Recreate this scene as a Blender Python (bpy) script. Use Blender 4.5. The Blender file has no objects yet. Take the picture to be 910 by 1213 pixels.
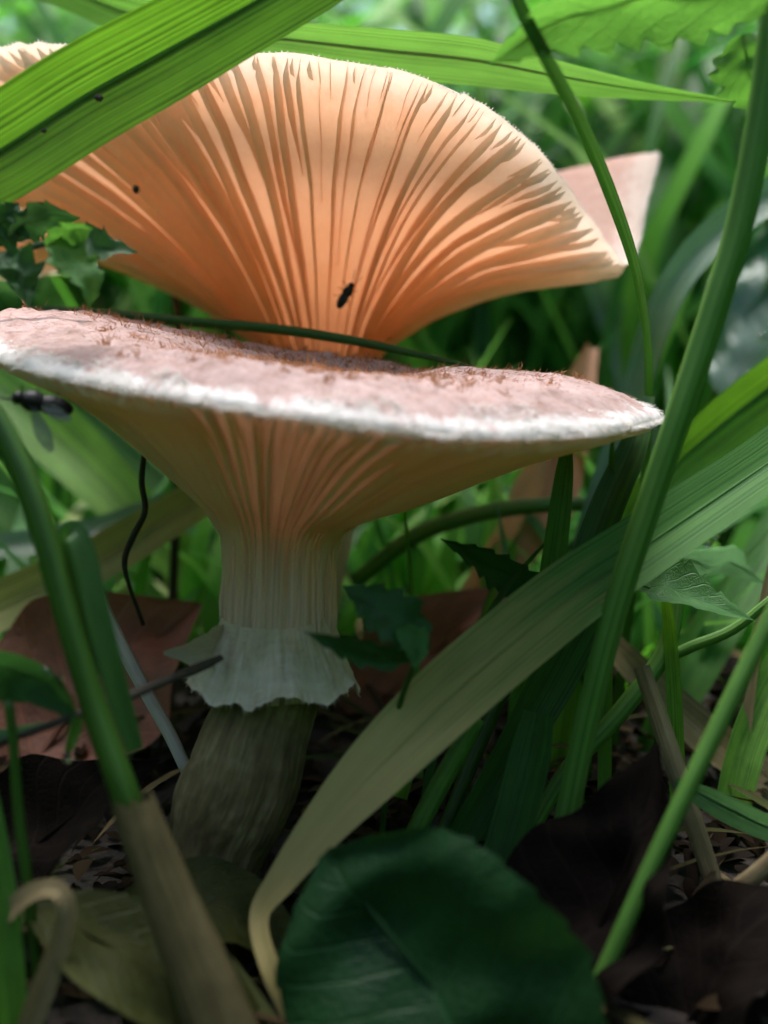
import bpy, math, random
import numpy as np
from mathutils import Vector

random.seed(7)
rng = np.random.default_rng(7)
R = math.radians
S = 0.01                       # everything below is written in centimetres

# ------------------------------------------------------------------ camera, sky, sun, exposure
sc = bpy.context.scene
CAM_Z, PITCH, FPX, W0, H0 = 6.6, R(12.0), 1300.0, 910.0, 1213.0
cam_d = bpy.data.cameras.new('camera')
cam = bpy.data.objects.new('camera', cam_d)
sc.collection.objects.link(cam)
cam.location = (0, 0, CAM_Z * S)
cam.rotation_euler = (R(90) - PITCH, 0, 0)
cam_d.sensor_fit = 'VERTICAL'
cam_d.sensor_height = 24.0
cam_d.lens = 24.0 * FPX / H0
cam_d.clip_start = 0.002
cam_d.clip_end = 500
cam_d.dof.use_dof = True
cam_d.dof.focus_distance = 13.1 * S
cam_d.dof.aperture_fstop = (cam_d.lens / 1000.0) / (0.31 * S)
sc.camera = cam

SUN_ELEV, SUN_AZ = R(70), R(-14)      # azimuth measured from +Y (straight ahead), negative = left
wd = bpy.data.worlds.new('World')
sc.world = wd
wd.use_nodes = True
wn = wd.node_tree.nodes
bg = wn['Background']
sky = wn.new('ShaderNodeTexSky')
sky.sky_type = 'NISHITA'
sky.sun_disc = False
sky.sun_elevation = SUN_ELEV
sky.sun_rotation = SUN_AZ
sky.air_density = 1.0
sky.dust_density = 2.5
sky.ozone_density = 1.0
wd.node_tree.links.new(sky.outputs[0], bg.inputs[0])
bg.inputs[1].default_value = 0.07
sun_d = bpy.data.lights.new('sun', 'SUN')
sun_d.energy = 2.5
sun_d.angle = R(35)
sun_d.color = (1.0, 0.975, 0.95)
sun = bpy.data.objects.new('sun', sun_d)
sc.collection.objects.link(sun)
sdir = Vector((math.sin(SUN_AZ) * math.cos(SUN_ELEV), math.cos(SUN_AZ) * math.cos(SUN_ELEV), math.sin(SUN_ELEV)))
sun.rotation_euler = sdir.to_track_quat('Z', 'Y').to_euler()
sc.view_settings.view_transform = 'Standard'
sc.view_settings.look = 'None'
sc.view_settings.gamma = 1.0
sc.view_settings.exposure = 1.93
sc.render.engine = 'CYCLES'
sc.cycles.max_bounces = 10
sc.cycles.diffuse_bounces = 8
sc.cycles.glossy_bounces = 2
sc.cycles.transmission_bounces = 5
sc.cycles.use_adaptive_sampling = True
sc.cycles.adaptive_threshold = 0.05
sc.cycles.caustics_reflective = False
sc.cycles.caustics_refractive = False
sc.cycles.transparent_max_bounces = 6
sc.cycles.use_denoising = True

# ------------------------------------------------------------------ helpers
CAMP = np.array([0, 0, CAM_Z])
FWD = np.array([0, math.cos(PITCH), -math.sin(PITCH)])
UPV = np.array([0, math.sin(PITCH), math.cos(PITCH)])
RGT = np.array([1.0, 0, 0])


def P(px, py, d):
    """the place (cm) at depth d that the photograph shows at (px, py)"""
    return CAMP + d * FWD + (px - W0 / 2) / FPX * d * RGT + (H0 / 2 - py) / FPX * d * UPV


def proj(v):
    q = np.asarray(v) - CAMP
    d = q @ FWD
    return np.stack([W0 / 2 + FPX * (q @ RGT) / d, H0 / 2 - FPX * (q @ UPV) / d, d], -1)


def nrm(v):
    v = np.asarray(v, float)
    return v / (np.linalg.norm(v, axis=-1, keepdims=True) + 1e-12)


def catmull(pts, n):
    """smooth curve through rows of pts (any number of columns), n samples"""
    p = np.asarray(pts, float)
    if len(p) == 2:
        t = np.linspace(0, 1, n)[:, None]
        return p[0] * (1 - t) + p[1] * t
    e = np.vstack([2 * p[0] - p[1], p, 2 * p[-1] - p[-2]])
    s = np.linspace(0, len(p) - 1 - 1e-9, n)
    i = s.astype(int)
    f = (s - i)[:, None]
    a, b, c, d = e[i], e[i + 1], e[i + 2], e[i + 3]
    return 0.5 * (2 * b + (c - a) * f + (2 * a - 5 * b + 4 * c - d) * f ** 2 + (3 * b - a - 3 * c + d) * f ** 3)


def catmull_loop(pts, n):
    p = np.asarray(pts, float)
    m = len(p)
    s = np.linspace(0, m, n, endpoint=False)
    i = s.astype(int)
    f = (s - i)[:, None]
    a, b, c, d = p[(i - 1) % m], p[i % m], p[(i + 1) % m], p[(i + 2) % m]
    return 0.5 * (2 * b + (c - a) * f + (2 * a - 5 * b + 4 * c - d) * f ** 2 + (3 * b - a - 3 * c + d) * f ** 3)


_perm = rng.integers(0, 1 << 30, 4096)


def vnoise(x, y, seed=0):
    """2-D value noise in -1..1, vectorised"""
    x = np.asarray(x, float); y = np.asarray(y, float)
    xi = np.floor(x).astype(int); yi = np.floor(y).astype(int)
    xf = x - xi; yf = y - yi
    xf = xf * xf * (3 - 2 * xf); yf = yf * yf * (3 - 2 * yf)

    def h(a, b):
        return (_perm[(a * 374761 + b * 668265 + seed * 9176) % 4096] % 10007) / 5003.5 - 1
    return (h(xi, yi) * (1 - xf) + h(xi + 1, yi) * xf) * (1 - yf) + (h(xi, yi + 1) * (1 - xf) + h(xi + 1, yi + 1) * xf) * yf


ORIGIN = {}                      # object name -> origin of its thing, in cm


def thing(name, base, label, cat, group=None):
    o = bpy.data.objects.new(name, None)
    sc.collection.objects.link(o)
    o.location = tuple(np.asarray(base, float) * S)
    o.empty_display_size = 0.01
    ORIGIN[o.name] = np.asarray(base, float)
    return tag(o, label, cat, group)


def tag(o, label=None, cat=None, group=None, kind=None):
    if label: o['label'] = label
    if cat: o['category'] = cat
    if group: o['group'] = group
    if kind: o['kind'] = kind
    return o


def mk(name, verts, faces, mat, parent=None, base=None, uv=None, smooth=True, sharp=None):
    """one mesh object; verts in cm in the world"""
    verts = np.asarray(verts, float).reshape(-1, 3)
    if parent is not None:
        org = ORIGIN[parent.name]
    else:
        org = verts.mean(0) if base is None else np.asarray(base, float)
    me = bpy.data.meshes.new(name)
    me.from_pydata(((verts - org) * S).tolist(), [], [tuple(int(q) for q in f) for f in faces])
    if uv is not None:
        lay = me.uv_layers.new(name='UVMap')
        vi = np.empty(len(me.loops), int)
        me.loops.foreach_get('vertex_index', vi)
        lay.data.foreach_set('uv', np.asarray(uv, np.float32)[vi].ravel())
    if smooth:
        me.polygons.foreach_set('use_smooth', [True] * len(me.polygons))
        if sharp:
            me.set_sharp_from_angle(angle=R(sharp))
    me.materials.append(mat)
    me.update()
    o = bpy.data.objects.new(name, me)
    sc.collection.objects.link(o)
    if parent is None:
        o.location = tuple(org * S)
    else:
        o.parent = parent
    ORIGIN[o.name] = org
    return o


def grid_faces(nu, nv, loop=False, off=0):
    f = []
    for i in range(nu if loop else nu - 1):
        for j in range(nv - 1):
            a = i * nv + j; b = ((i + 1) % nu) * nv + j
            f.append((off + a, off + b, off + b + 1, off + a + 1))
    return f


def frames(c, roll=0.0):
    """tangent, width direction and normal along a curve; roll turns the width about the tangent"""
    T = nrm(np.gradient(c, axis=0))
    V = nrm(c - CAMP)
    Wd = nrm(np.cross(T, V))
    N = nrm(np.cross(Wd, T))
    r = np.broadcast_to(np.asarray(roll, float), (len(c),))[:, None]
    W2 = Wd * np.cos(r) + N * np.sin(r)
    N2 = -Wd * np.sin(r) + N * np.cos(r)
    return T, W2, N2


def near(d):
    """what stands before the cap stands a little closer to it than first measured"""
    return np.where(np.asarray(d) < 11.0, 11.0 - (11.0 - np.asarray(d)) * 0.42, d)


def to_world(p4):
    """rows (px, py, depth, size px) -> points and sizes in cm"""
    p4 = np.array(p4, float)
    p4[:, 2] = near(p4[:, 2])
    w = np.array([P(*r[:3]) for r in p4])
    return np.hstack([w, (p4[:, 3] * p4[:, 2] / FPX)[:, None]])


def strip(c, w, roll=0.0, fold=0.2, nu=9, curl=0.0, wav=0.0, seed=0, teeth=0, depth=0.0):
    """a leaf or blade surface along centres c with full widths w"""
    n = len(c)
    T, Wd, N = frames(c, roll)
    u = np.linspace(-1, 1, nu)
    v = np.linspace(0, 1, n)
    vv, uu = np.meshgrid(v, u, indexing='ij')
    half = w[:, None] / 2 * np.ones_like(uu)
    if teeth:
        ph = (vv * teeth + 0.13 * vnoise(vv * 9, uu * 0 + np.sign(uu) * 3, seed)) % 1.0
        tooth = 1 - depth * ph ** 1.3
        half = half * np.where(np.abs(uu) > 0.98, tooth, 1 - 0.35 * depth * ph ** 1.3 * np.abs(uu))
    shift = np.where(np.abs(uu) > 0.98, 0.0, 0.0)
    p = c[:, None, :] + Wd[:, None, :] * (uu * half)[..., None]
    lift = fold * np.sqrt(uu ** 2 + 0.03) * half + curl * uu ** 2 * half
    lift = lift + wav * half * vnoise(vv * 7 + seed, uu * 1.5 + seed * 3.1, seed) + shift
    p = p - N[:, None, :] * lift[..., None]
    uv = np.stack([(uu + 1) / 2, vv], -1).reshape(-1, 2)
    return p.reshape(-1, 3), grid_faces(n, nu), uv


def tube(c, r, ns=10, flat=1.0, ridges=0, ridge_h=0.0, caps=True, roll=0.0):
    n = len(c)
    T, Wd, N = frames(c, roll)
    a = np.linspace(0, 2 * math.pi, ns, endpoint=False)
    rr = r[:, None] * (1 + ridge_h * np.cos(ridges * a))[None, :]
    p = c[:, None, :] + Wd[:, None, :] * (rr * np.cos(a))[..., None] + N[:, None, :] * (rr * np.sin(a) * flat)[..., None]
    f = []
    for i in range(n - 1):
        for j in range(ns):
            k = (j + 1) % ns
            f.append((i * ns + j, i * ns + k, (i + 1) * ns + k, (i + 1) * ns + j))
    if caps:
        f.append(tuple(range(ns))[::-1]); f.append(tuple((n - 1) * ns + j for j in range(ns)))
    vv, aa = np.meshgrid(np.linspace(0, 1, n), a / (2 * math.pi), indexing='ij')
    return p.reshape(-1, 3), f, np.stack([aa, vv], -1).reshape(-1, 2)


def ball(c, r, nu=14, nv=9, M=None):
    v = []
    for j in range(nv):
        th = math.pi * j / (nv - 1)
        for i in range(nu):
            ph = 2 * math.pi * i / nu
            v.append((math.sin(th) * math.cos(ph), math.sin(th) * math.sin(ph), math.cos(th)))
    v = np.array(v) * np.asarray(r, float)
    if M is not None:
        v = v @ np.asarray(M).T
    f = []
    for j in range(nv - 1):
        for i in range(nu):
            k = (i + 1) % nu
            f.append((j * nu + i, (j + 1) * nu + i, (j + 1) * nu + k, j * nu + k))
    return v + np.asarray(c), f


# ------------------------------------------------------------------ materials
class NT:
    def __init__(s, name):
        s.m = bpy.data.materials.new(name)
        s.m.use_nodes = True
        s.t = s.m.node_tree
        s.n = s.t.nodes
        s.out = s.n['Material Output']
        s.bsdf = s.n['Principled BSDF']

    def add(s, kind, **kw):
        nd = s.n.new('ShaderNode' + kind)
        for k, v in kw.items():
            if hasattr(nd, k):
                setattr(nd, k, v)
            else:
                nd.inputs[k].default_value = v
        return nd

    def link(s, a, b):
        s.t.links.new(a, b)

    def ramp(s, fac, stops, interp='LINEAR'):
        r = s.n.new('ShaderNodeValToRGB')
        r.color_ramp.interpolation = interp
        el = r.color_ramp.elements
        while len(el) < len(stops):
            el.new(0.5)
        for e, (p, c) in zip(el, stops):
            e.position = p
            e.color = (*c, 1) if len(c) == 3 else c
        s.link(fac, r.inputs[0])
        return r.outputs[0]

    def noise(s, scale, detail=4, rough=0.55, vec=None, dist=0.0):
        nd = s.n.new('ShaderNodeTexNoise')
        nd.inputs['Scale'].default_value = scale
        nd.inputs['Detail'].default_value = detail
        nd.inputs['Roughness'].default_value = rough
        nd.inputs['Distortion'].default_value = dist
        if vec is not None:
            s.link(vec, nd.inputs['Vector'])
        return nd.outputs['Fac']

    def mix(s, fac, a, b, mode='MIX'):
        nd = s.n.new('ShaderNodeMix')
        nd.data_type = 'RGBA'
        nd.blend_type = mode
        for sock, val in ((nd.inputs[0], fac), (nd.inputs[6], a), (nd.inputs[7], b)):
            if isinstance(val, bpy.types.NodeSocket):
                s.link(val, sock)
            elif isinstance(val, (int, float)):
                sock.default_value = val
            else:
                sock.default_value = (*val, 1)
        return nd.outputs[2]

    def math(s, op, a, b=None):
        nd = s.n.new('ShaderNodeMath')
        nd.operation = op
        for i, val in enumerate((a, b)):
            if val is None: continue
            if isinstance(val, (int, float)): nd.inputs[i].default_value = val
            else: s.link(val, nd.inputs[i])
        return nd.outputs[0]

    def uv(s, sx=1.0, sy=1.0):
        u = s.n.new('ShaderNodeUVMap')
        mp = s.n.new('ShaderNodeMapping')
        mp.inputs['Scale'].default_value = (sx, sy, 1)
        s.link(u.outputs[0], mp.inputs['Vector'])
        return mp.outputs[0]

    def obj(s, scale=(1, 1, 1)):
        u = s.n.new('ShaderNodeTexCoord')
        mp = s.n.new('ShaderNodeMapping')
        mp.inputs['Scale'].default_value = scale
        s.link(u.outputs['Object'], mp.inputs['Vector'])
        return mp.outputs[0]

    def bump(s, h, strength, dist):
        b = s.n.new('ShaderNodeBump')
        b.inputs['Strength'].default_value = strength
        b.inputs['Distance'].default_value = dist * S
        s.link(h, b.inputs['Height'])
        s.link(b.outputs[0], s.bsdf.inputs['Normal'])
        return b.outputs[0]

    def finish(s, col, rough=0.5, trans=None, tfac=0.4, spec=0.5, nor=None, coat=0.0, sheen=0.0):
        b = s.bsdf
        s.link(col, b.inputs['Base Color']) if isinstance(col, bpy.types.NodeSocket) else setattr(b.inputs['Base Color'], 'default_value', (*col, 1))
        if isinstance(rough, bpy.types.NodeSocket): s.link(rough, b.inputs['Roughness'])
        else: b.inputs['Roughness'].default_value = rough
        b.inputs['Specular IOR Level'].default_value = spec
        b.inputs['Coat Weight'].default_value = coat
        b.inputs['Coat Roughness'].default_value = 0.15
        b.inputs['Sheen Weight'].default_value = sheen
        if trans is not None:
            t = s.n.new('ShaderNodeBsdfTranslucent')
            if isinstance(trans, bpy.types.NodeSocket): s.link(trans, t.inputs[0])
            else: t.inputs[0].default_value = (*trans, 1)
            if nor is not None: s.link(nor, t.inputs['Normal'])
            mx = s.n.new('ShaderNodeMixShader')
            mx.inputs[0].default_value = tfac
            s.link(b.outputs[0], mx.inputs[1]); s.link(t.outputs[0], mx.inputs[2])
            s.link(mx.outputs[0], s.out.inputs[0])
        return s.m


def mat_leaf(name, dark, light, trans, veins=22, rough=0.46, tfac=0.42, dry=None, dry_from=0.5, spots=0.25, spec=0.35, bump=0.4):
    """grass blade: fine lengthwise veins, uneven green; dry = colour the far end withers to"""
    t = NT(name)
    uvn = t.uv(veins * 1.0, 1.4)
    n1 = t.noise(1.0, 3, 0.6, t.uv(veins * 1.7, 1.2))
    wv = t.n.new('ShaderNodeTexWave')
    wv.wave_type = 'BANDS'; wv.bands_direction = 'X'
    wv.inputs['Scale'].default_value = 0.32
    wv.inputs['Distortion'].default_value = 2.5
    wv.inputs['Detail'].default_value = 1.5
    t.link(uvn, wv.inputs['Vector'])
    str_ = t.math('ADD', t.math('MULTIPLY', n1, 0.88), t.math('MULTIPLY', wv.outputs['Fac'], 0.12))
    big = t.noise(1.0, 4, 0.6, t.uv(2.2, 7))
    f = t.math('ADD', t.math('MULTIPLY', str_, 0.75), t.math('MULTIPLY', big, 0.3))
    col = t.ramp(f, [(0.40, dark), (0.63, light)])
    tr = t.ramp(f, [(0.40, tuple(c * 0.4 for c in trans)), (0.63, trans)])
    if spots:
        sp = t.noise(1.0, 5, 0.7, t.uv(9, 40))
        sf = t.ramp(sp, [(0.66, (0, 0, 0)), (0.74, (spots, spots, spots))])
        col = t.mix(sf, col, (0.09, 0.07, 0.025))
        tr = t.mix(sf, tr, (0.10, 0.07, 0.02))
    if dry:
        sep = t.n.new('ShaderNodeSeparateXYZ')
        t.link(t.uv(), sep.inputs[0])
        wob = t.math('ADD', sep.outputs[1], t.math('MULTIPLY', t.math('SUBTRACT', t.noise(1.0, 4, 0.6, t.uv(6, 9)), 0.5), 0.25))
        df = t.ramp(wob, [(max(0, dry_from - 0.1), (0, 0, 0)), (min(1, dry_from + 0.14), (1, 1, 1))])
        dcol = t.ramp(f, [(0.3, tuple(c * 0.55 for c in dry)), (0.75, dry)])
        col = t.mix(df, col, dcol)
        tr = t.mix(df, tr, tuple(c * 0.7 for c in dry))
    nor = t.bump(str_, bump, 0.03)
    rg = t.math('ADD', rough - 0.12, t.math('MULTIPLY', big, 0.25))
    return t.finish(col, rg, tr, tfac, spec, nor)


def mat_broad(name, dark, light, trans, rough=0.4, tfac=0.35, nveins=9, spec=0.4, bmp=0.5):
    """broad leaf: side veins that leave the midrib at an angle"""
    t = NT(name)
    sep = t.n.new('ShaderNodeSeparateXYZ')
    t.link(t.uv(), sep.inputs[0])
    au = t.math('ABSOLUTE', t.math('SUBTRACT', sep.outputs[0], 0.5))
    k = t.math('ADD', t.math('MULTIPLY', sep.outputs[1], nveins), t.math('MULTIPLY', au, -4.5))
    k = t.math('ADD', k, t.math('MULTIPLY', t.noise(1.0, 2, 0.5, t.uv(4, 4)), 0.35))
    fr = t.math('ABSOLUTE', t.math('SUBTRACT', t.math('FRACT', k), 0.5))
    vein = t.ramp(fr, [(0.0, (1, 1, 1)), (0.09, (0, 0, 0))])
    mid = t.ramp(au, [(0.0, (1, 1, 1)), (0.03, (0, 0, 0))])
    net = t.n.new('ShaderNodeTexVoronoi'); net.feature = 'DISTANCE_TO_EDGE'
    net.inputs['Scale'].default_value = 1.0
    t.link(t.uv(26, 40), net.inputs['Vector'])
    nf = t.ramp(net.outputs['Distance'], [(0.0, (0.5, 0.5, 0.5)), (0.12, (0, 0, 0))])
    vv = t.math('MAXIMUM', t.math('MAXIMUM', vein, mid), nf)
    big = t.noise(1.0, 5, 0.62, t.uv(4, 5))
    col = t.ramp(big, [(0.3, dark), (0.7, light)])
    col = t.mix(t.math('MULTIPLY', vv, 0.4), col, tuple(min(1, c * 1.5 + 0.004) for c in light))
    tr = t.mix(t.math('MULTIPLY', vv, 0.5), trans, tuple(c * 0.45 for c in trans))
    hgt = t.math('SUBTRACT', t.math('MULTIPLY', big, 0.8), t.math('MULTIPLY', vv, 0.6))
    nor = t.bump(hgt, bmp, 0.05)
    return t.finish(col, t.math('ADD', rough - 0.1, t.math('MULTIPLY', big, 0.2)), tr, tfac, spec, nor)


def mat_fibre(name, stops, sx=14, sy=1.5, rough=0.75, trans=None, tfac=0.2, bump=0.7, bd=0.04):
    t = NT(name)
    a = t.noise(1.0, 5, 0.65, t.uv(sx, sy))
    b = t.noise(1.0, 4, 0.6, t.uv(3, 6))
    f = t.math('ADD', t.math('MULTIPLY', a, 0.6), t.math('MULTIPLY', b, 0.4))
    n = len(stops)
    col = t.ramp(f, [(0.3 + 0.4 * i / (n - 1), c) for i, c in enumerate(stops)])
    nor = t.bump(a, bump, bd)
    return t.finish(col, rough, trans, tfac, 0.3, nor)


G = {}
G['blade_bright'] = mat_leaf('bright_grass', (0.02, 0.085, 0.006), (0.13, 0.30, 0.03), (0.21, 0.50, 0.025), veins=17, bump=0.35)
G['blade_mid'] = mat_leaf('mid_grass', (0.03, 0.11, 0.018), (0.07, 0.20, 0.035), (0.16, 0.40, 0.04), veins=16)
G['blade_dark'] = mat_leaf('dark_grass', (0.018, 0.06, 0.014), (0.04, 0.12, 0.025), (0.07, 0.22, 0.03), veins=14, tfac=0.3)
G['blade_silver'] = mat_leaf('glaucous_grass', (0.05, 0.12, 0.06), (0.11, 0.22, 0.12), (0.14, 0.34, 0.10), veins=18, rough=0.36, spec=0.7)
G['blade_wither'] = mat_leaf('withering_grass', (0.03, 0.12, 0.02), (0.08, 0.21, 0.04), (0.12, 0.34, 0.04), veins=16, bump=0.25, rough=0.6, spec=0.2, dry=(0.62, 0.50, 0.20), dry_from=0.49)
G['blade_yellow'] = mat_leaf('yellowing_grass', (0.16, 0.19, 0.03), (0.34, 0.34, 0.09), (0.34, 0.34, 0.06), veins=14, spots=0.6)
G['stem_green'] = mat_leaf('green_stem', (0.05, 0.145, 0.018), (0.12, 0.26, 0.05), (0.16, 0.38, 0.04), veins=9, tfac=0.25, rough=0.45, spots=0.7)
G['stem_dark'] = mat_leaf('dark_green_stem', (0.016, 0.055, 0.006), (0.045, 0.12, 0.014), (0.06, 0.2, 0.02), veins=8, tfac=0.2, rough=0.38, spots=0.6)
G['herb'] = mat_broad('herb_leaf', (0.03, 0.10, 0.03), (0.08, 0.20, 0.06), (0.14, 0.38, 0.04), spec=0.2, rough=0.5)
G['herb_light'] = mat_broad('light_herb_leaf', (0.05, 0.15, 0.025), (0.10, 0.24, 0.05), (0.16, 0.42, 0.05), tfac=0.42)
G['blade_over'] = mat_leaf('overhead_grass', (0.03, 0.11, 0.02), (0.11, 0.25, 0.06), (0.17, 0.42, 0.05), veins=15, rough=0.4, spec=0.5)
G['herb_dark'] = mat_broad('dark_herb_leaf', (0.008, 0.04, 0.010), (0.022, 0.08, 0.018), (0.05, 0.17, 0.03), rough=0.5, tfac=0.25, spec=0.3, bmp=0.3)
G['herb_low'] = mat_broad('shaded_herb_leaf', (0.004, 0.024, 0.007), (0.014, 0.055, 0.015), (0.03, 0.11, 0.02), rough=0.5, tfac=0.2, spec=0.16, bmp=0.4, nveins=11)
G['herb_wet'] = mat_broad('wet_leaf', (0.06, 0.13, 0.09), (0.12, 0.22, 0.15), (0.14, 0.32, 0.12), rough=0.2, spec=0.9)
G['olive'] = mat_broad('olive_leaf', (0.022, 0.03, 0.004), (0.06, 0.066, 0.010), (0.09, 0.10, 0.012), rough=0.55, spec=0.25)
G['dead_red'] = mat_broad('red_brown_dead_leaf', (0.10, 0.035, 0.02), (0.26, 0.10, 0.06), (0.24, 0.08, 0.03), rough=0.6, tfac=0.2)
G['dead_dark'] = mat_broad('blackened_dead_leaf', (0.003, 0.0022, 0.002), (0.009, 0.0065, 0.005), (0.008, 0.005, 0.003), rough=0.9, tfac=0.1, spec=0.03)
G['dead_tan'] = mat_broad('tan_dead_leaf', (0.22, 0.11, 0.06), (0.45, 0.26, 0.15), (0.40, 0.2, 0.08), rough=0.65, tfac=0.3)
G['straw'] = mat_fibre('straw', [(0.10, 0.07, 0.03), (0.24, 0.18, 0.09), (0.38, 0.31, 0.19)], trans=(0.3, 0.22, 0.1))
G['pale_straw'] = mat_fibre('pale_straw', [(0.36, 0.30, 0.24), (0.56, 0.50, 0.44), (0.66, 0.6, 0.55)], trans=(0.3, 0.25, 0.2))
G['sheath'] = mat_fibre('dry_sheath', [(0.035, 0.027, 0.010), (0.08, 0.062, 0.024), (0.14, 0.11, 0.05)], sx=22, sy=2)
G['twig'] = mat_fibre('dark_twig', [(0.008, 0.007, 0.005), (0.03, 0.024, 0.016), (0.07, 0.05, 0.03)], sx=3, sy=14)

# far grass: colour differs from blade to blade
def mat_mass(name, stops, tr, tfac=0.45, rough=0.5, spec=0.18):
    t = NT(name)
    g = t.n.new('ShaderNodeNewGeometry')
    col = t.ramp(g.outputs['Random Per Island'], stops)
    trc = t.mix(1.0, col, tr, 'MULTIPLY')
    t.link(col, t.bsdf.inputs['Base Color'])
    return t.finish(col, rough, trc, tfac, spec)


G['mass'] = mat_mass('meadow_grass', [(0.0, (0.015, 0.08, 0.016)), (0.35, (0.045, 0.18, 0.025)), (0.7, (0.11, 0.30, 0.03)), (0.95, (0.15, 0.34, 0.07)), (1.0, (0.26, 0.27, 0.10))], (1.7, 2.1, 1.2), tfac=0.5)
G['herbmass'] = mat_mass('meadow_herbs', [(0.0, (0.02, 0.07, 0.015)), (0.5, (0.05, 0.16, 0.03)), (1.0, (0.16, 0.32, 0.04))], (1.9, 2.3, 1.2), rough=0.4)
G['litter'] = mat_mass('leaf_litter', [(0.0, (0.012, 0.009, 0.007)), (0.5, (0.012, 0.008, 0.005)), (0.85, (0.026, 0.017, 0.009)), (1.0, (0.05, 0.036, 0.02))], (1, 0.8, 0.5), tfac=0.15, rough=0.95, spec=0.05)  # scraps coloured darker to stand in for shadow on the ground


G['litter_straw'] = mat_mass('straw_scraps', [(0.0, (0.012, 0.008, 0.005)), (0.5, (0.05, 0.034, 0.016)), (0.8, (0.03, 0.05, 0.012)), (1.0, (0.16, 0.12, 0.06))], (1, 0.8, 0.5), tfac=0.15, rough=0.9, spec=0.1)


def mat_soil():
    t = NT('soil')
    o = t.obj()
    a = t.noise(120, 8, 0.7, o); b = t.noise(900, 6, 0.7, o)
    f = t.math('ADD', t.math('MULTIPLY', a, 0.5), t.math('MULTIPLY', b, 0.5))
    col = t.ramp(f, [(0.35, (0.006, 0.004, 0.003)), (0.55, (0.022, 0.015, 0.010)), (0.72, (0.06, 0.042, 0.028))])
    nor = t.bump(f, 1.0, 0.15)
    return t.finish(col, 0.75, None, 0, 0.4)


G['soil'] = mat_soil()


# mushroom flesh.  UV: x runs round the cap, y from 0 at the margin inward
def mat_cap(name, white_w, pink_lo, pink_hi, brown, tf=0.35):
    t = NT(name)
    sep = t.n.new('ShaderNodeSeparateXYZ')
    t.link(t.uv(), sep.inputs[0])
    fib = t.noise(1.0, 6, 0.7, t.uv(260, 14))
    big = t.noise(1.0, 5, 0.6, t.uv(38, 9))
    o = t.obj()
    clump = t.noise(420, 6, 0.7, o)
    pk = t.ramp(t.math('ADD', t.math('MULTIPLY', fib, 0.4), t.math('MULTIPLY', clump, 0.6)), [(0.34, brown), (0.5, pink_lo), (0.66, pink_hi)])
    zone = t.noise(75, 4, 0.6, o)
    pk = t.mix(t.ramp(zone, [(0.42, (0, 0, 0)), (0.68, (0.55, 0.55, 0.55))]), pk, tuple(0.5 * a_ + 0.5 * b_ for a_, b_ in zip(brown, pink_lo)))
    edge = t.math('ADD', sep.outputs[1], t.math('MULTIPLY', t.math('SUBTRACT', t.math('ADD', t.math('MULTIPLY', fib, 0.45), t.math('MULTIPLY', big, 0.55)), 0.5), white_w * 7))
    wf = t.ramp(edge, [(white_w * 0.7, (1, 1, 1)), (white_w * 1.25, (0, 0, 0))])
    col = t.mix(wf, pk, (0.92, 0.90, 0.90))
    hgt = t.math('ADD', t.math('MULTIPLY', fib, 0.5), t.math('MULTIPLY', clump, 0.5))
    nor = t.bump(hgt, 1.0, 0.10)
    return t.finish(col, 0.85, t.mix(1.0, col, (1.0, 0.91, 0.84), 'MULTIPLY'), tf, 0.2, nor, sheen=0.25)


G['cap_front'] = mat_cap('pink_woolly_cap', 0.05, (0.62, 0.43, 0.41), (0.76, 0.60, 0.59), (0.36, 0.21, 0.16))
G['cap_back'] = mat_cap('pale_pink_cap', 0.12, (0.82, 0.72, 0.71), (0.88, 0.82, 0.82), (0.72, 0.56, 0.52), tf=0.8)


def mat_gill(name, stops, trans, tfac, rough=0.6, streak=0.0):
    """UV y: 0 at the stem, 1 at the margin"""
    t = NT(name)
    sep = t.n.new('ShaderNodeSeparateXYZ')
    t.link(t.uv(), sep.inputs[0])
    big = t.noise(1.0, 4, 0.6, t.obj((160, 160, 160)))
    f = t.math('ADD', sep.outputs[1], t.math('MULTIPLY', t.math('SUBTRACT', big, 0.5), 0.25))
    col = t.ramp(f, stops)
    if streak:
        st = t.noise(1.0, 5, 0.7, t.uv(120, 2.2))
        sf = t.ramp(st, [(0.36, (streak, streak, streak)), (0.56, (0, 0, 0))])
        col = t.mix(sf, col, (0.36, 0.24, 0.13))
    fine = t.noise(1.0, 4, 0.6, t.obj((900, 900, 900)))
    col = t.mix(t.math('MULTIPLY', fine, 0.25), col, tuple(c * 0.7 for c in stops[0][1]))
    nor = t.bump(t.noise(1.0, 4, 0.65, t.obj((1500, 1500, 1500))), 0.35, 0.02)
    tr = t.mix(1.0, col, trans, 'MULTIPLY')
    return t.finish(col, rough, tr, tfac, 0.35, nor)


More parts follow.
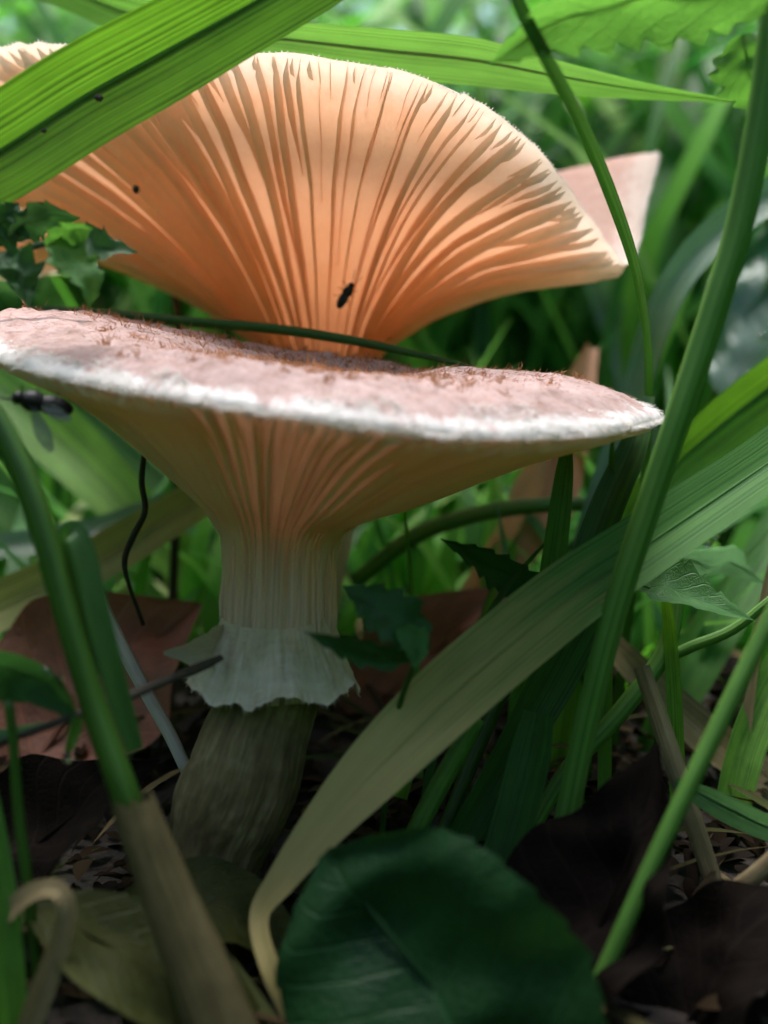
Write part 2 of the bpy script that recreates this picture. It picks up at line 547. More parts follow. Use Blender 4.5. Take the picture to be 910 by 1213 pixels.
G['gill_back'] = mat_gill('peach_gills', [(0.16, (0.68, 0.34, 0.15)), (0.38, (0.84, 0.52, 0.30)), (0.68, (0.91, 0.70, 0.52)), (0.97, (0.96, 0.90, 0.85))], (1.0, 0.95, 0.87), 0.5)
G['flesh_back'] = mat_gill('peach_flesh', [(0.16, (0.64, 0.31, 0.13)), (0.42, (0.78, 0.45, 0.24)), (0.8, (0.88, 0.67, 0.49)), (0.97, (0.94, 0.90, 0.86))], (1.0, 0.95, 0.88), 0.56)
G['gill_front'] = mat_gill('cream_gills', [(0.0, (0.82, 0.70, 0.56)), (0.2, (0.80, 0.66, 0.50)), (0.38, (0.76, 0.60, 0.42)), (0.6, (0.84, 0.72, 0.55)), (0.85, (0.86, 0.74, 0.58)), (1.0, (0.88, 0.80, 0.74))], (1.0, 0.92, 0.78), 0.5)
G['flesh_front'] = mat_gill('cream_flesh', [(0.0, (0.80, 0.68, 0.54)), (0.2, (0.78, 0.63, 0.47)), (0.38, (0.74, 0.56, 0.38)), (0.6, (0.76, 0.60, 0.43)), (0.85, (0.80, 0.65, 0.47)), (1.0, (0.88, 0.8, 0.74))], (1.0, 0.88, 0.72), 0.45, streak=0.6)
G['stipe'] = mat_fibre('fibrous_stipe', [(0.40, 0.29, 0.17), (0.60, 0.47, 0.32), (0.72, 0.61, 0.47)], sx=44, sy=1.6, trans=(0.6, 0.42, 0.22), tfac=0.25, bump=0.9, bd=0.06)
G['stipe_low'] = mat_fibre('scurfy_stipe', [(0.05, 0.033, 0.014), (0.15, 0.105, 0.05), (0.34, 0.26, 0.155)], sx=34, sy=4, bump=1.0, bd=0.08)
def mat_ring():
    t = NT('woolly_ring')
    sep = t.n.new('ShaderNodeSeparateXYZ'); t.link(t.uv(), sep.inputs[0])
    a_ = t.noise(1.0, 5, 0.7, t.uv(70, 1.4)); b_ = t.noise(1.0, 5, 0.65, t.uv(16, 7))
    f = t.math('ADD', t.math('MULTIPLY', a_, 0.6), t.math('MULTIPLY', b_, 0.4))
    hi = t.ramp(f, [(0.33, (0.52, 0.42, 0.31)), (0.5, (0.76, 0.66, 0.54)), (0.66, (0.88, 0.80, 0.71))])
    lo = t.ramp(f, [(0.33, (0.46, 0.35, 0.23)), (0.5, (0.72, 0.59, 0.44)), (0.66, (0.82, 0.71, 0.57))])
    g = t.ramp(t.math('ADD', sep.outputs[1], t.math('MULTIPLY', t.math('SUBTRACT', a_, 0.5), 0.9)), [(0.30, (0, 0, 0)), (0.62, (1, 1, 1))])
    nor = t.bump(f, 1.0, 0.09)
    return t.finish(t.mix(g, lo, hi), 0.9, (0.7, 0.58, 0.44), 0.3, 0.15, nor)


G['ring'] = mat_ring()


def mat_plain(name, col, rough=0.6, trans=None, tfac=0.3, spec=0.4):
    t = NT(name)
    n = t.noise(300, 4, 0.6, t.obj())
    c = t.ramp(n, [(0.3, tuple(x * 0.65 for x in col)), (0.7, col)])
    return t.finish(c, rough, trans, tfac, spec)


G['fuzz_pink'] = mat_plain('pink_fibrils', (0.56, 0.38, 0.35), 0.9, (0.6, 0.36, 0.26), 0.4, 0.1)
G['fuzz_brown'] = mat_plain('brown_fibrils', (0.36, 0.18, 0.10), 0.9, (0.4, 0.18, 0.08), 0.4, 0.1)
G['fuzz_white'] = mat_plain('white_fibrils', (0.95, 0.93, 0.93), 0.9, (0.85, 0.78, 0.72), 0.4, 0.1)
G['fuzz_cream'] = mat_plain('cream_fibrils', (0.80, 0.68, 0.53), 0.9, (0.75, 0.6, 0.42), 0.4, 0.1)
G['insect'] = mat_plain('black_chitin', (0.012, 0.010, 0.010), 0.5, None, 0, 0.25)


def mat_wing():
    t = NT('insect_wing')
    tr = t.n.new('ShaderNodeBsdfTransparent'); tr.inputs[0].default_value = (0.75, 0.8, 0.7, 1)
    t.bsdf.inputs['Base Color'].default_value = (0.06, 0.07, 0.05, 1)
    t.bsdf.inputs['Roughness'].default_value = 0.2
    v = t.n.new('ShaderNodeTexVoronoi'); v.feature = 'DISTANCE_TO_EDGE'; v.inputs['Scale'].default_value = 1
    t.link(t.uv(3, 6), v.inputs['Vector'])
    f = t.ramp(v.outputs['Distance'], [(0.0, (0.9, 0.9, 0.9)), (0.06, (0.55, 0.55, 0.55))])
    mx = t.n.new('ShaderNodeMixShader')
    t.link(f, mx.inputs[0]); t.link(tr.outputs[0], mx.inputs[1]); t.link(t.bsdf.outputs[0], mx.inputs[2])
    t.link(mx.outputs[0], t.out.inputs[0])
    return t.m


G['wing'] = mat_wing()
t = NT('water'); t.bsdf.inputs['Transmission Weight'].default_value = 1.0
t.bsdf.inputs['Roughness'].default_value = 0.0; t.bsdf.inputs['IOR'].default_value = 1.33
G['water'] = t.m

# ------------------------------------------------------------------ ground and the meadow behind
def ground_z(x, y):
    r = np.hypot(x, y - 12)
    f = np.clip(r / 60, 0.25, 1) * np.clip(400 / (r + 1), 0, 1)
    return -0.35 + 1.1 * f * vnoise(x / 9, y / 9, 3) + 0.35 * vnoise(x / 2.2, y / 2.2, 4) * np.clip(60 / (r + 1), 0, 1) + 0.12 * vnoise(x / .7, y / .7, 5) * np.clip(30 / (r + 1), 0, 1)


n = 190
s = np.linspace(-1, 1, n)
g1 = np.sinh(s * 7.2) / math.sinh(7.2) * 20000
X, Y = np.meshgrid(g1, g1 + 12, indexing='ij')
gv = np.stack([X, Y, ground_z(X, Y)], -1).reshape(-1, 3)
tag(mk('ground', gv, grid_faces(n, n), G['soil'], base=(0, 12, 0)), kind='structure')


def blade_mass(name, xy, h, w, lean, mat, label, cat, segs=6, az=None):
    """many single blades in one mesh: for what nobody could count"""
    n = len(xy)
    az = rng.uniform(0, 2 * math.pi, n) if az is None else az
    rad = np.hypot(xy[:, 0], xy[:, 1] - 12)
    ux, uy = xy[:, 0] / rad, (xy[:, 1] - 12) / rad
    inw = -(np.cos(az) * ux + np.sin(az) * uy)
    fx_, fy_ = np.cos(az) + 2 * inw * ux, np.sin(az) + 2 * inw * uy
    az = np.where(inw > 0.15, np.arctan2(fy_, fx_), az)                     # none hangs over the clearing
    s = np.linspace(0, 1, segs)
    base = np.stack([xy[:, 0], xy[:, 1], ground_z(xy[:, 0], xy[:, 1]) - 0.4], -1)
    dirv = np.stack([np.cos(az), np.sin(az), 0 * az], -1)
    side = np.stack([-np.sin(az), np.cos(az), 0 * az], -1)
    # blades arch: up first, then over along dirv
    c = base[:, None, :] + dirv[:, None, :] * (lean * h)[:, None, None] * (s ** 2.0)[None, :, None]
    c = c + np.array([0, 0, 1.0]) * (h[:, None] * (s - 0.45 * np.clip(lean, 0, 1.2)[:, None] * s ** 2.6))[..., None]
    prof = np.clip(np.minimum(1, 0.55 + s * 2) * (1 - s ** 2.2), 0.02, 1)
    tw = rng.uniform(-0.9, 0.9, n)
    sd = side[:, None, :] * np.cos(tw[:, None] * s)[..., None] + dirv[:, None, :] * np.sin(tw[:, None] * s)[..., None]
    off = sd * (w[:, None] * prof / 2)[..., None]
    V = np.stack([c - off, c + off], 2).reshape(-1, 3)
    idx = np.arange(n)[:, None] * (segs * 2) + np.arange(segs - 1)[None, :] * 2
    F = np.stack([idx, idx + 1, idx + 3, idx + 2], -1).reshape(-1, 4)
    return tag(mk(name, V, F, mat, base=(0, 60, 0)), label, cat, kind='stuff')


def ring_points(n, r0, r1, a0, a1, pw=1.0):
    r = r0 + (r1 - r0) * rng.random(n) ** pw
    a = rng.uniform(a0, a1, n)
    return np.stack([r * np.sin(a), r * np.cos(a)], -1)


# ahead, far enough to be a blur
xy = ring_points(8000, 25, 140, -1.0, 1.0, 1.1)
blade_mass('meadow_grass', xy, 15 + rng.random(len(xy)) * (14 + 0.32 * np.hypot(xy[:, 0], xy[:, 1])), rng.uniform(0.3, 1.0, len(xy)), rng.uniform(0.5, 1.9, len(xy)), G['mass'], 'dense blurred green meadow grass behind the mushrooms', 'grass')
# unseen grass to the sides and behind the camera, added to block low light
xy = ring_points(3000, 19, 110, 0.9, 2 * math.pi - 0.9, 0.9)
blade_mass('shading_grass', xy, rng.uniform(14, 34, len(xy)), rng.uniform(0.3, 0.8, len(xy)), rng.uniform(0.2, 1.0, len(xy)), G['mass'], 'unseen meadow grass around the clearing, added to block low light', 'grass')
xy = ring_points(1500, 11, 24, 0.85, 2 * math.pi - 0.85)  # low grass out of view, put in to keep light off the ground
blade_mass('shading_turf', xy, rng.uniform(8, 18, len(xy)), rng.uniform(0.25, 0.7, len(xy)), rng.uniform(0.1, 0.6, len(xy)), G['mass'], 'unseen low grass beside the clearing, added to shade the ground', 'grass')
# short turf between 17 and 30 cm
xy = ring_points(900, 17, 30, -0.9, 0.9)
blade_mass('low_turf', xy, rng.uniform(2.5, 8, len(xy)), rng.uniform(0.2, 0.5, len(xy)), rng.uniform(0.3, 1.2, len(xy)), G['mass'], 'short blurred turf on the ground behind the mushroom stems', 'grass')


def leaf_mass(name, centres, size, mat, label, cat, wide=0.32, flat=0.5):
    n = len(centres)
    k = 8
    s = np.linspace(0, 1, k)
    prof = np.sin(np.pi * np.clip(s, 0.0, 1)) ** 0.8 * (1 - 0.35 * s)
    a = rng.uniform(0, 2 * math.pi, n); el = rng.uniform(-flat, flat, n)
    d = np.stack([np.cos(a) * np.cos(el), np.sin(a) * np.cos(el), np.sin(el)], -1)
    sd = nrm(np.cross(d, np.array([0, 0, 1.0]) + rng.normal(0, 0.35, (n, 3))))
    up = np.cross(sd, d)
    c = centres[:, None, :] + d[:, None, :] * (size[:, None] * s)[..., None] - up[:, None, :] * (size[:, None] * 0.35 * s ** 2)[..., None]
    hw = (size[:, None] * wide * prof)
    V = np.stack([c - sd[:, None, :] * hw[..., None] + up[:, None, :] * (hw * 0.25)[..., None], c, c + sd[:, None, :] * hw[..., None] + up[:, None, :] * (hw * 0.25)[..., None]], 2).reshape(-1, 3)
    b = np.arange(n)[:, None] * (k * 3) + np.arange(k - 1)[None, :] * 3
    F = np.concatenate([np.stack([b, b + 1, b + 4, b + 3], -1).reshape(-1, 4), np.stack([b + 1, b + 2, b + 5, b + 4], -1).reshape(-1, 4)])
    return tag(mk(name, V, F, mat, base=(0, 60, 0)), label, cat, kind='stuff')


xy = ring_points(1500, 30, 140, -0.9, 0.9, 1.0)
z = 1 + rng.random(len(xy)) ** 1.2 * (6 + 0.36 * np.hypot(xy[:, 0], xy[:, 1]))
leaf_mass('meadow_herbs', np.column_stack([xy, z]), rng.uniform(1.2, 3.0, len(xy)), G['herbmass'], 'blurred leafy herbs among the far meadow grass', 'herbs')
xy = ring_points(9000, 180, 330, 0, 2 * math.pi)
z = rng.random(len(xy)) * 135
leaf_mass('far_thicket', np.column_stack([xy, z]), rng.uniform(9, 22, len(xy)), G['herbmass'], 'far green thicket closing off the meadow', 'thicket')

# litter on the soil near the stems
n = 7000
xy = np.column_stack([rng.uniform(-13, 13, n), rng.uniform(7, 26, n)])
c = np.column_stack([xy, ground_z(xy[:, 0], xy[:, 1]) + 0.05 + 0.25 * rng.random(n)])
leaf_mass('leaf_litter', c, rng.uniform(0.2, 0.8, n) * rng.uniform(0.4, 1, n), G['litter'], 'scraps of rotting litter, coloured dark for shade, strewn on the soil', 'litter')

n = 700
xy = np.column_stack([rng.uniform(-13, 13, n), rng.uniform(8, 24, n)])
c = np.column_stack([xy, ground_z(xy[:, 0], xy[:, 1]) + 0.1 + 0.5 * rng.random(n)])
leaf_mass('straw_litter', c, rng.uniform(1.2, 4.0, n), G['litter_straw'], 'thin scraps of old straw and stalks strewn over the soil', 'litter', wide=0.022, flat=0.3)

# ------------------------------------------------------------------ mushrooms
def arc_thetas(loop, n, jit):
    """n places spread evenly along a closed margin, with jitter; values 0..1"""
    d = np.linalg.norm(np.roll(loop, -1, 0) - loop, axis=1)
    cum = np.concatenate([[0], np.cumsum(d)]); cum /= cum[-1]
    t = (np.arange(n) + rng.uniform(-jit, jit, n)) / n % 1
    return np.interp(t, cum, np.linspace(0, 1, len(loop) + 1))


class Cap:
    """underside of a cap: rings from the stem out to the margin, each a closed loop"""
    def __init__(s, rings, nt=40, nth=360):
        s.nth, s.nt = nth, nt
        loops = np.array([catmull_loop(r, nth) for r in rings])            # rings x nth x 3
        s.U = np.stack([catmull(loops[:, i, :], nt) for i in range(nth)])   # nth x nt x 3
        du = np.roll(s.U, -1, 0) - np.roll(s.U, 1, 0)
        dv = np.gradient(s.U, axis=1)
        s.N = nrm(np.cross(dv, du))
        if (s.N[:, nt // 2, 2].mean() > 0):
            s.N = -s.N
        s.margin = s.U[:, -1]

    def at(s, th, t, arr=None):
        A = s.U if arr is None else arr
        a = np.asarray(th) * s.nth; b = np.clip(np.asarray(t), 0, 1) * (s.nt - 1)
        i = np.floor(a).astype(int); j = np.clip(np.floor(b).astype(int), 0, s.nt - 2)
        fa = (a - i)[..., None]; fb = (b - j)[..., None]
        i0 = i % s.nth; i1 = (i + 1) % s.nth
        return (A[i0, j] * (1 - fb) + A[i0, j + 1] * fb) * (1 - fa) + (A[i1, j] * (1 - fb) + A[i1, j + 1] * fb) * fa

    def gill(s, parent, mat, th, t0, t1, h, wb, wt, K=12, lean=0.0, seed=0, thin=False):
        q = np.linspace(0, 1, K)
        t = t0 + (t1 - t0) * q
        thv = th + 0.0022 * vnoise(t * 3.5, np.full(K, seed * 1.7), seed) + 0.0009 * vnoise(t * 11, np.full(K, seed * 0.7), seed + 5)
        b = s.at(thv, t); nn = nrm(s.at(thv, t, s.N))
        side = nrm(s.at(thv + 0.004, t) - s.at(thv - 0.004, t))
        prof = np.clip(q / 0.45, 0, 1) ** 1.1 * np.clip((1 - q) / 0.11, 0, 1) ** 0.7
        if t0 < 0.35:
            prof = (0.02 + 0.98 * np.clip(q / 0.45, 0, 1)) * np.clip((1 - q) / 0.11, 0, 1) ** 0.7
        hh = (h * prof * (1 + 0.16 * vnoise(t * 9, np.full(K, seed * 3.3), seed + 9)))[:, None]
        loc = np.linalg.norm(s.at(thv + 0.004, t) - s.at(thv - 0.004, t), axis=1)[:, None] / 0.008
        ww = loc * wb * (np.clip((1 - q) / 0.07, 0.1, 1) * (np.clip(q / 0.4, 0.03, 1) ** 0.8 if t0 > 0.35 else 1.0))[:, None]
        root = b - nn * 0.03
        tip = b + nn * hh + side * (lean * hh)
        wtt = np.minimum(wt, 0.5 * ww)
        V = np.stack([root - side * ww, tip - side * wtt, tip + side * wtt, root + side * ww], 1).reshape(-1, 3)
        if thin:                                    # a true gill is a thin leaf: one curved sheet
            bow = side * (hh * 0.10 * math.sin(seed * 2.3))
            V = np.stack([root, (root + tip) / 2 + bow, tip], 1).reshape(-1, 3)
            F = [(i * 3 + j, (i + 1) * 3 + j, (i + 1) * 3 + j + 1, i * 3 + j + 1) for i in range(K - 1) for j in range(2)]
            return mk('gill', V, F, mat, parent, uv=np.stack([np.tile([0, .5, 1], K), np.repeat(t, 3)], -1))
        F = []
        for i in range(K - 1):
            for j in range(3):
                F.append((i * 4 + j, (i + 1) * 4 + j, (i + 1) * 4 + j + 1, i * 4 + j + 1))
        uv = np.stack([np.tile([0, .4, .6, 1], K), np.repeat(t, 4)], -1)
        return mk('gill', V, F, mat, parent, uv=uv, sharp=38)


def fibres(name, parent, mat, pts, dirs, length, width):
    n = len(pts)
    k = rng.normal(0, 1, (n, 3))
    sd = nrm(np.cross(dirs, k)) * width[:, None] / 2
    mid = pts + dirs * (length * 0.55)[:, None] + k * (length * 0.06)[:, None]
    tip = pts + dirs * length[:, None] + k * (length * 0.16)[:, None]
    V = np.stack([pts - sd, pts + sd, mid + sd * 0.6, mid - sd * 0.6, tip], 1).reshape(-1, 3)
    b = np.arange(n) * 5
    F = [(i, i + 1, i + 2, i + 3) for i in b] + [(i + 3, i + 2, i + 4) for i in b]
    return tag(mk(name, V, F, mat, parent), kind='stuff')


def stipe_mesh(axis, radii, ns, n, ridge, seed, rough=0.0, low=False):
    """axis rows (px,py,d), radii px"""
    c4 = catmull(to_world(np.column_stack([axis, radii])), n)
    c, r = c4[:, :3], c4[:, 3]
    a = np.linspace(0, 2 * math.pi, ns, endpoint=False)
    vv, aa = np.meshgrid(np.linspace(0, 1, n), a, indexing='ij')
    cx, sx = np.cos(aa), np.sin(aa)
    rid = vnoise(cx * 9 + 20, sx * 9 + vv * 1.2 + 20, seed) * 0.55 + vnoise(cx * 21 + 40, sx * 21 + vv * 3, seed + 1) * 0.45
    lump = vnoise(cx * 3 + vv * 5 + 9, sx * 3 + vv * 7 + 9, seed + 2)
    sc_ = vnoise(cx * 8 + vv * 22 + 9, sx * 8 + vv * 31 + 9, seed + 3)
    rr = r[:, None] * (1 + ridge * rid + 0.03 * lump + rough * sc_)
    Z = np.array([0, 0, 1.0])
    T = nrm(np.gradient(c, axis=0))
    e1 = nrm(np.cross(T, np.array([0, 1.0, 0]))); e2 = nrm(np.cross(T, e1))
    p = c[:, None, :] + e1[:, None, :] * (rr * cx)[..., None] + e2[:, None, :] * (rr * sx)[..., None]
    F = []
    for i in range(n - 1):
        for j in range(ns):
            k = (j + 1) % ns
            F.append((i * ns + j, i * ns + k, (i + 1) * ns + k, (i + 1) * ns + j))
    uv = np.stack([aa / (2 * math.pi), vv], -1).reshape(-1, 2)
    return p.reshape(-1, 3), F, uv


def ring_at(px, py, d, rpx, m=16, sq=1.0, tilt=(0, 0), phase=0.0):
    """horizontal-ish ring of m points; starts at the left and runs over the front to the right"""
    c = P(px, py, d); r = rpx * d / FPX
    a = np.linspace(0, 2 * math.pi, m, endpoint=False)
    return np.stack([c[0] - r * np.cos(a), c[1] - r * sq * np.sin(a), c[2] + tilt[0] * r * np.cos(a) + tilt[1] * np.sin(a) * r], -1)


# ---- front mushroom
base_f = P(255, 1045, 12.3)
mf = thing('mushroom', base_f, 'front mushroom with pink woolly white-edged cap and ragged ring on its stem', 'mushroom', 'two mushrooms in the grass')
margin_px = [(-52, 392, 13.0), (0, 430, 11.5), (95, 456, 10.6), (200, 474, 9.95), (300, 489, 9.6), (400, 505, 9.45), (500, 517, 9.55), (600, 523, 9.95), (690, 519, 10.7), (752, 508, 11.6),
             (783, 499, 12.8), (762, 497, 14.2), (670, 492, 15.4), (500, 474, 16.4), (300, 442, 16.6), (130, 412, 16.0), (0, 390, 14.8)]
mg = catmull_loop(np.array([P(x_, y_, 13 + (d_ - 13) * 0.82) for x_, y_, d_ in margin_px]), 16 * 12)
ctr = mg.mean(0)
# resample so that ring points share direction from the centre
ang = np.arctan2(-(mg[:, 1] - ctr[1]), -(mg[:, 0] - ctr[0])) % (2 * math.pi)
order = np.argsort(ang)
NM = 32
tgt = np.linspace(0, 2 * math.pi, NM, endpoint=False)
mring = np.stack([np.interp(tgt, ang[order], mg[order][:, k], period=2 * math.pi) for k in range(3)], -1)
r0 = ring_at(327, 812, 12.5, 64, NM)
rm = ring_at(331, 720, 12.55, 67, NM)
r1 = ring_at(335, 628, 12.6, 68, NM)
fx = (1 + np.cos(tgt)) / 2                       # 1 = left, 0 = right
def between(a, b, fh, fv):
    o = a + (b - a) * fh[:, None]
    o[:, 2] = a[:, 2] + (b[:, 2] - a[:, 2]) * fv
    return o
mid1 = between(r1, mring, 0.24 + 0.0 * fx, 0.30 + 0.08 * fx)
mid2 = between(r1, mring, 0.60 + 0.0 * fx, 0.70 + 0.08 * fx)
mid3 = between(r1, mring, 0.88 + 0 * fx, 0.93 + 0.02 * fx)
capf = Cap([r0, rm, r1, mid1, mid2, mid3, mring], nt=61, nth=384)
nth, nt = capf.nth, capf.nt
T_IN = 0.18
# cap flesh: underside, then top, closed at the margin
M = capf.margin
ct = P(380, 452, 13.3)
q = np.linspace(0, 1, 44) ** 1.5
th = np.arange(nth) / nth
wav = 0.05 * vnoise(np.cos(th * 2 * np.pi) * 4 + 9, np.sin(th * 2 * np.pi) * 4 + 9, 21)
top = np.zeros((nth, len(q), 3))
outd = nrm((M - M.mean(0)) * np.array([1, 1, 0]))
for j, s_ in enumerate(q):
    b = M * (1 - s_) + ct * s_
    b[:, 2] = M[:, 2] + (ct[2] - M[:, 2]) * s_ + 0.62 * ((1 - (1 - s_) ** 5) - s_) + 0.05 * min(1, s_ / 0.03)
    lump = vnoise(b[:, 0] * 1.3 + 30, b[:, 1] * 1.3 + 30, 31) * 0.05 + vnoise(b[:, 0] * 4 + 30, b[:, 1] * 4 + 30, 32) * 0.035 + vnoise(b[:, 0] * 11 + 30, b[:, 1] * 11 + 30, 33) * 0.018
    b[:, 2] += lump * min(1, s_ / 0.1)
    b += outd * (0.05 * math.sin(min(1, s_ / 0.04) * math.pi))
    top[:, j] = b
under = capf.U
fring = vnoise(th * 190, th * 0 + 4, 40) * 0.03 + vnoise(th * 70, th * 0 + 8, 41) * 0.04 + vnoise(th * 22, th * 0 + 8, 42) * 0.05
under[:, -1] += outd * fring[:, None] * 0.5 + np.array([0, 0, 1]) * fring[:, None] * 0.6
top[:, 0] = under[:, -1]
uvb = np.stack([np.repeat(th, nt), np.tile(np.linspace(0, 1, nt), nth)], -1)
stem_part = thing  # (kept short: parts below hang on the mushroom's Empty)
js = 21                                            # below this row the gills run down the stem
rid = 0.022 * vnoise(th * 90, th * 0 + 1, 51) + 0.014 * vnoise(th * 170, th * 0 + 1, 52)
lowm = np.clip((js + 3 - np.arange(nt)) / 12, 0, 1)
under += capf.N * (rid[:, None] * lowm[None, :] + 0.018 * vnoise(th[:, None] * 60, np.arange(nt)[None, :] * 0.35 + 0 * th[:, None], 53) * lowm[None, :])[..., None]
uvg = uvb.reshape(nth, nt, 2)
mk('stem', under[:, :js + 1].reshape(-1, 3), grid_faces(nth, js + 1, True), G['flesh_front'], mf, uv=uvg[:, :js + 1].reshape(-1, 2))
flesh = mk('cap_underside', under[:, js:].reshape(-1, 3), grid_faces(nth, nt - js, True), G['flesh_front'], mf, uv=uvg[:, js:].reshape(-1, 2))
uvt = np.stack([np.repeat(th, len(q)), np.tile(q, nth)], -1)
capt = mk('cap', top.reshape(-1, 3), grid_faces(nth, len(q), True), G['cap_front'], mf, uv=uvt)
tag(capt, 'pink woolly cap top with a white frayed edge')
# gills
n1 = 84
for i, a in enumerate(arc_thetas(M, n1, 0.2)):
    capf.gill(flesh, G['gill_front'], a, 0.10 + 0.2 * random.random(), 0.99, 0.10, 0.0036, 0.012, thin=True, K=13, lean=random.uniform(-.25, .25), seed=i)
for i, a in enumerate((arc_thetas(M, n1, 0.2) + 0.5 / n1) % 1):
    capf.gill(flesh, G['gill_front'], a, random.uniform(0.40, 0.62), 0.99, 0.085, 0.0026, 0.010, thin=True, K=11, lean=random.uniform(-.25, .25), seed=i + 200)
for i, a in enumerate((arc_thetas(M, 130, 0.25) + 0.25 / n1) % 1):
    capf.gill(flesh, G['gill_front'], a, random.uniform(0.74, 0.90), 0.99, 0.05, 0.0016, 0.008, thin=True, K=7, lean=random.uniform(-.3, .3), seed=i + 500)
# stem above and below the ring
v, f, uv = stipe_mesh([(324, 790, 12.47), (322, 815, 12.46), (306, 862, 12.42), (290, 915, 12.38), (270, 965, 12.34), (256, 1010, 12.3), (248, 1060, 12.3), (245, 1110, 12.3)], [52, 56, 60, 66, 66, 56, 46, 44], 120, 60, 0.04, 71, rough=0.022)
tag(mk('stem_base', v, f, G['stipe_low'], mf, uv=uv), 'rough brown lower stem below the ring')
# ragged ring
na, nr = 200, 16
a = np.linspace(0, 2 * math.pi, na, endpoint=False)
ca = P(327, 752, 12.5)
left = np.clip(-np.cos(a - 0.25) * -1, 0, 1) ** 6          # where the torn lobe stands out
left = np.clip(np.cos(a), 0, 1) ** 5
rag = vnoise(a * 2.2, a * 0 + 2, 81) * 0.10 + vnoise(a * 6, a * 0 + 5, 82) * 0.09 + vnoise(a * 19, a * 0 + 5, 83) * 0.018
fl = 0.25 + 0.0 * np.clip(-np.cos(a), 0, 1)
vs = []
for layer in (0, 1):
    for i in range(na):
        for j in range(nr):
            s_ = j / (nr - 1)
            L = 0.80 + rag[i] + 0.05 * left[i]
            rad = 0.595 + 0.085 * min(1, s_ / (0.42 + 0.25 * vnoise(a[i] * 4, 1.0, 87))) + fl[i] * s_ ** 2.3 * (1 + 0.22 * vnoise(a[i] * 1.7, 3.0, 84) + 0.05 * math.sin(a[i] * 5)) + 0.10 * left[i] * s_ ** 2 + 0.014 * layer
            drop = -L * s_ + (0.10 * left[i]) * s_
            fold = (0.030 * vnoise(a[i] * 7, s_ * 1.5, 85) + 0.016 * vnoise(a[i] * 17, s_ * 3, 86)) * min(1, s_ * 4)
            vs.append(ca + np.array([-(rad + fold) * math.cos(a[i]), -(rad + fold) * math.sin(a[i]), drop + 0.26]))
vs = np.array(vs)
F = grid_faces(na, nr, True) + grid_faces(na, nr, True, na * nr)
for i in range(na):
    k = (i + 1) % na
    F.append((i * nr + nr - 1, k * nr + nr - 1, na * nr + k * nr + nr - 1, na * nr + i * nr + nr - 1))
uvr = np.tile(np.stack([np.repeat(a / (2 * math.pi), nr), np.tile(np.linspace(0, 1, nr), na)], -1), (2, 1))
ringo = mk('ring', vs, F, G['ring'], mf, uv=uvr)
tag(ringo, 'pale woolly ragged ring around the stem')
er = rng.integers(0, na, 3600); ej = rng.integers(9, nr, 3600)
ep = vs[er * nr + ej]
ed = nrm(vs[er * nr + nr - 1] - vs[er * nr + nr - 4]) + rng.normal(0, 0.35, (3600, 3))
fibres('ring_wool', ringo, G['fuzz_cream'], ep, nrm(ed), rng.uniform(0.02, 0.07, 3600), rng.uniform(0.005, 0.010, 3600))
# torn lobe of the ring, standing out to the left
lob = catmull(to_world([(276, 757, 12.5, 60), (250, 765, 12.15, 54), (222, 771, 11.9, 30), (194, 773, 11.75, 4)]), 18)
v, f, uv = strip(lob[:, :3], lob[:, 3] * (1 + 0.18 * vnoise(np.arange(18) * 0.9, np.zeros(18), 7)), 0.35, 0.35, 9, 0.2, 0.15, 3)
mk('torn_lobe', v, f, G['ring'], ringo, uv=uv)
# woolly fibres on the cap and its edge
def cap_fibres(n, s0, s1, mat, ln, wd_, lift, out, name):
    i = rng.integers(0, nth, n); s_ = rng.uniform(s0, s1, n)
    if s0 == 0.0:
        s_ = s_ * np.clip(0.5 + 1.5 * vnoise(i / nth * 34, i * 0.0, 77) + 0.5 * vnoise(i / nth * 110, i * 0.0, 78), 0.08, 1.6)
    jj = np.interp(s_, q, np.arange(len(q)))
    j0 = np.clip(jj.astype(int), 0, len(q) - 2); f_ = (jj - j0)[:, None]
    pts = top[i, j0] * (1 - f_) + top[i, j0 + 1] * f_
    od = outd[i] * out + rng.normal(0, 0.55, (n, 3)) * np.array([1, 1, 0.3]) + np.array([0, 0, 1]) * lift
    fibres(name, capt, mat, pts, nrm(od), rng.uniform(0.5, 1.3, n) * ln, rng.uniform(0.7, 1.3, n) * wd_)
cap_fibres(9000, 0.05, 0.9, G['fuzz_pink'], 0.055, 0.009, 0.12, 0.8, 'pink_wool')
cap_fibres(4200, 0.30, 0.98, G['fuzz_brown'], 0.085, 0.009, 0.45, 0.5, 'brown_wool')
k_ = 230
ci = rng.integers(0, nth, k_); cj = rng.integers(14, 40, k_)
tp = np.repeat(top[ci, cj], 16, axis=0) + rng.normal(0, 0.03, (k_ * 16, 3))
fibres('brown_tufts', capt, G['fuzz_brown'], tp, nrm(rng.normal(0, 0.6, (k_ * 16, 3)) + np.array([0, 0, 0.7])), rng.uniform(0.03, 0.12, k_ * 16), rng.uniform(0.008, 0.018, k_ * 16))
cap_fibres(7000, 0.0, 0.075, G['fuzz_white'], 0.075, 0.014, 0.10, 1.0, 'white_wool')

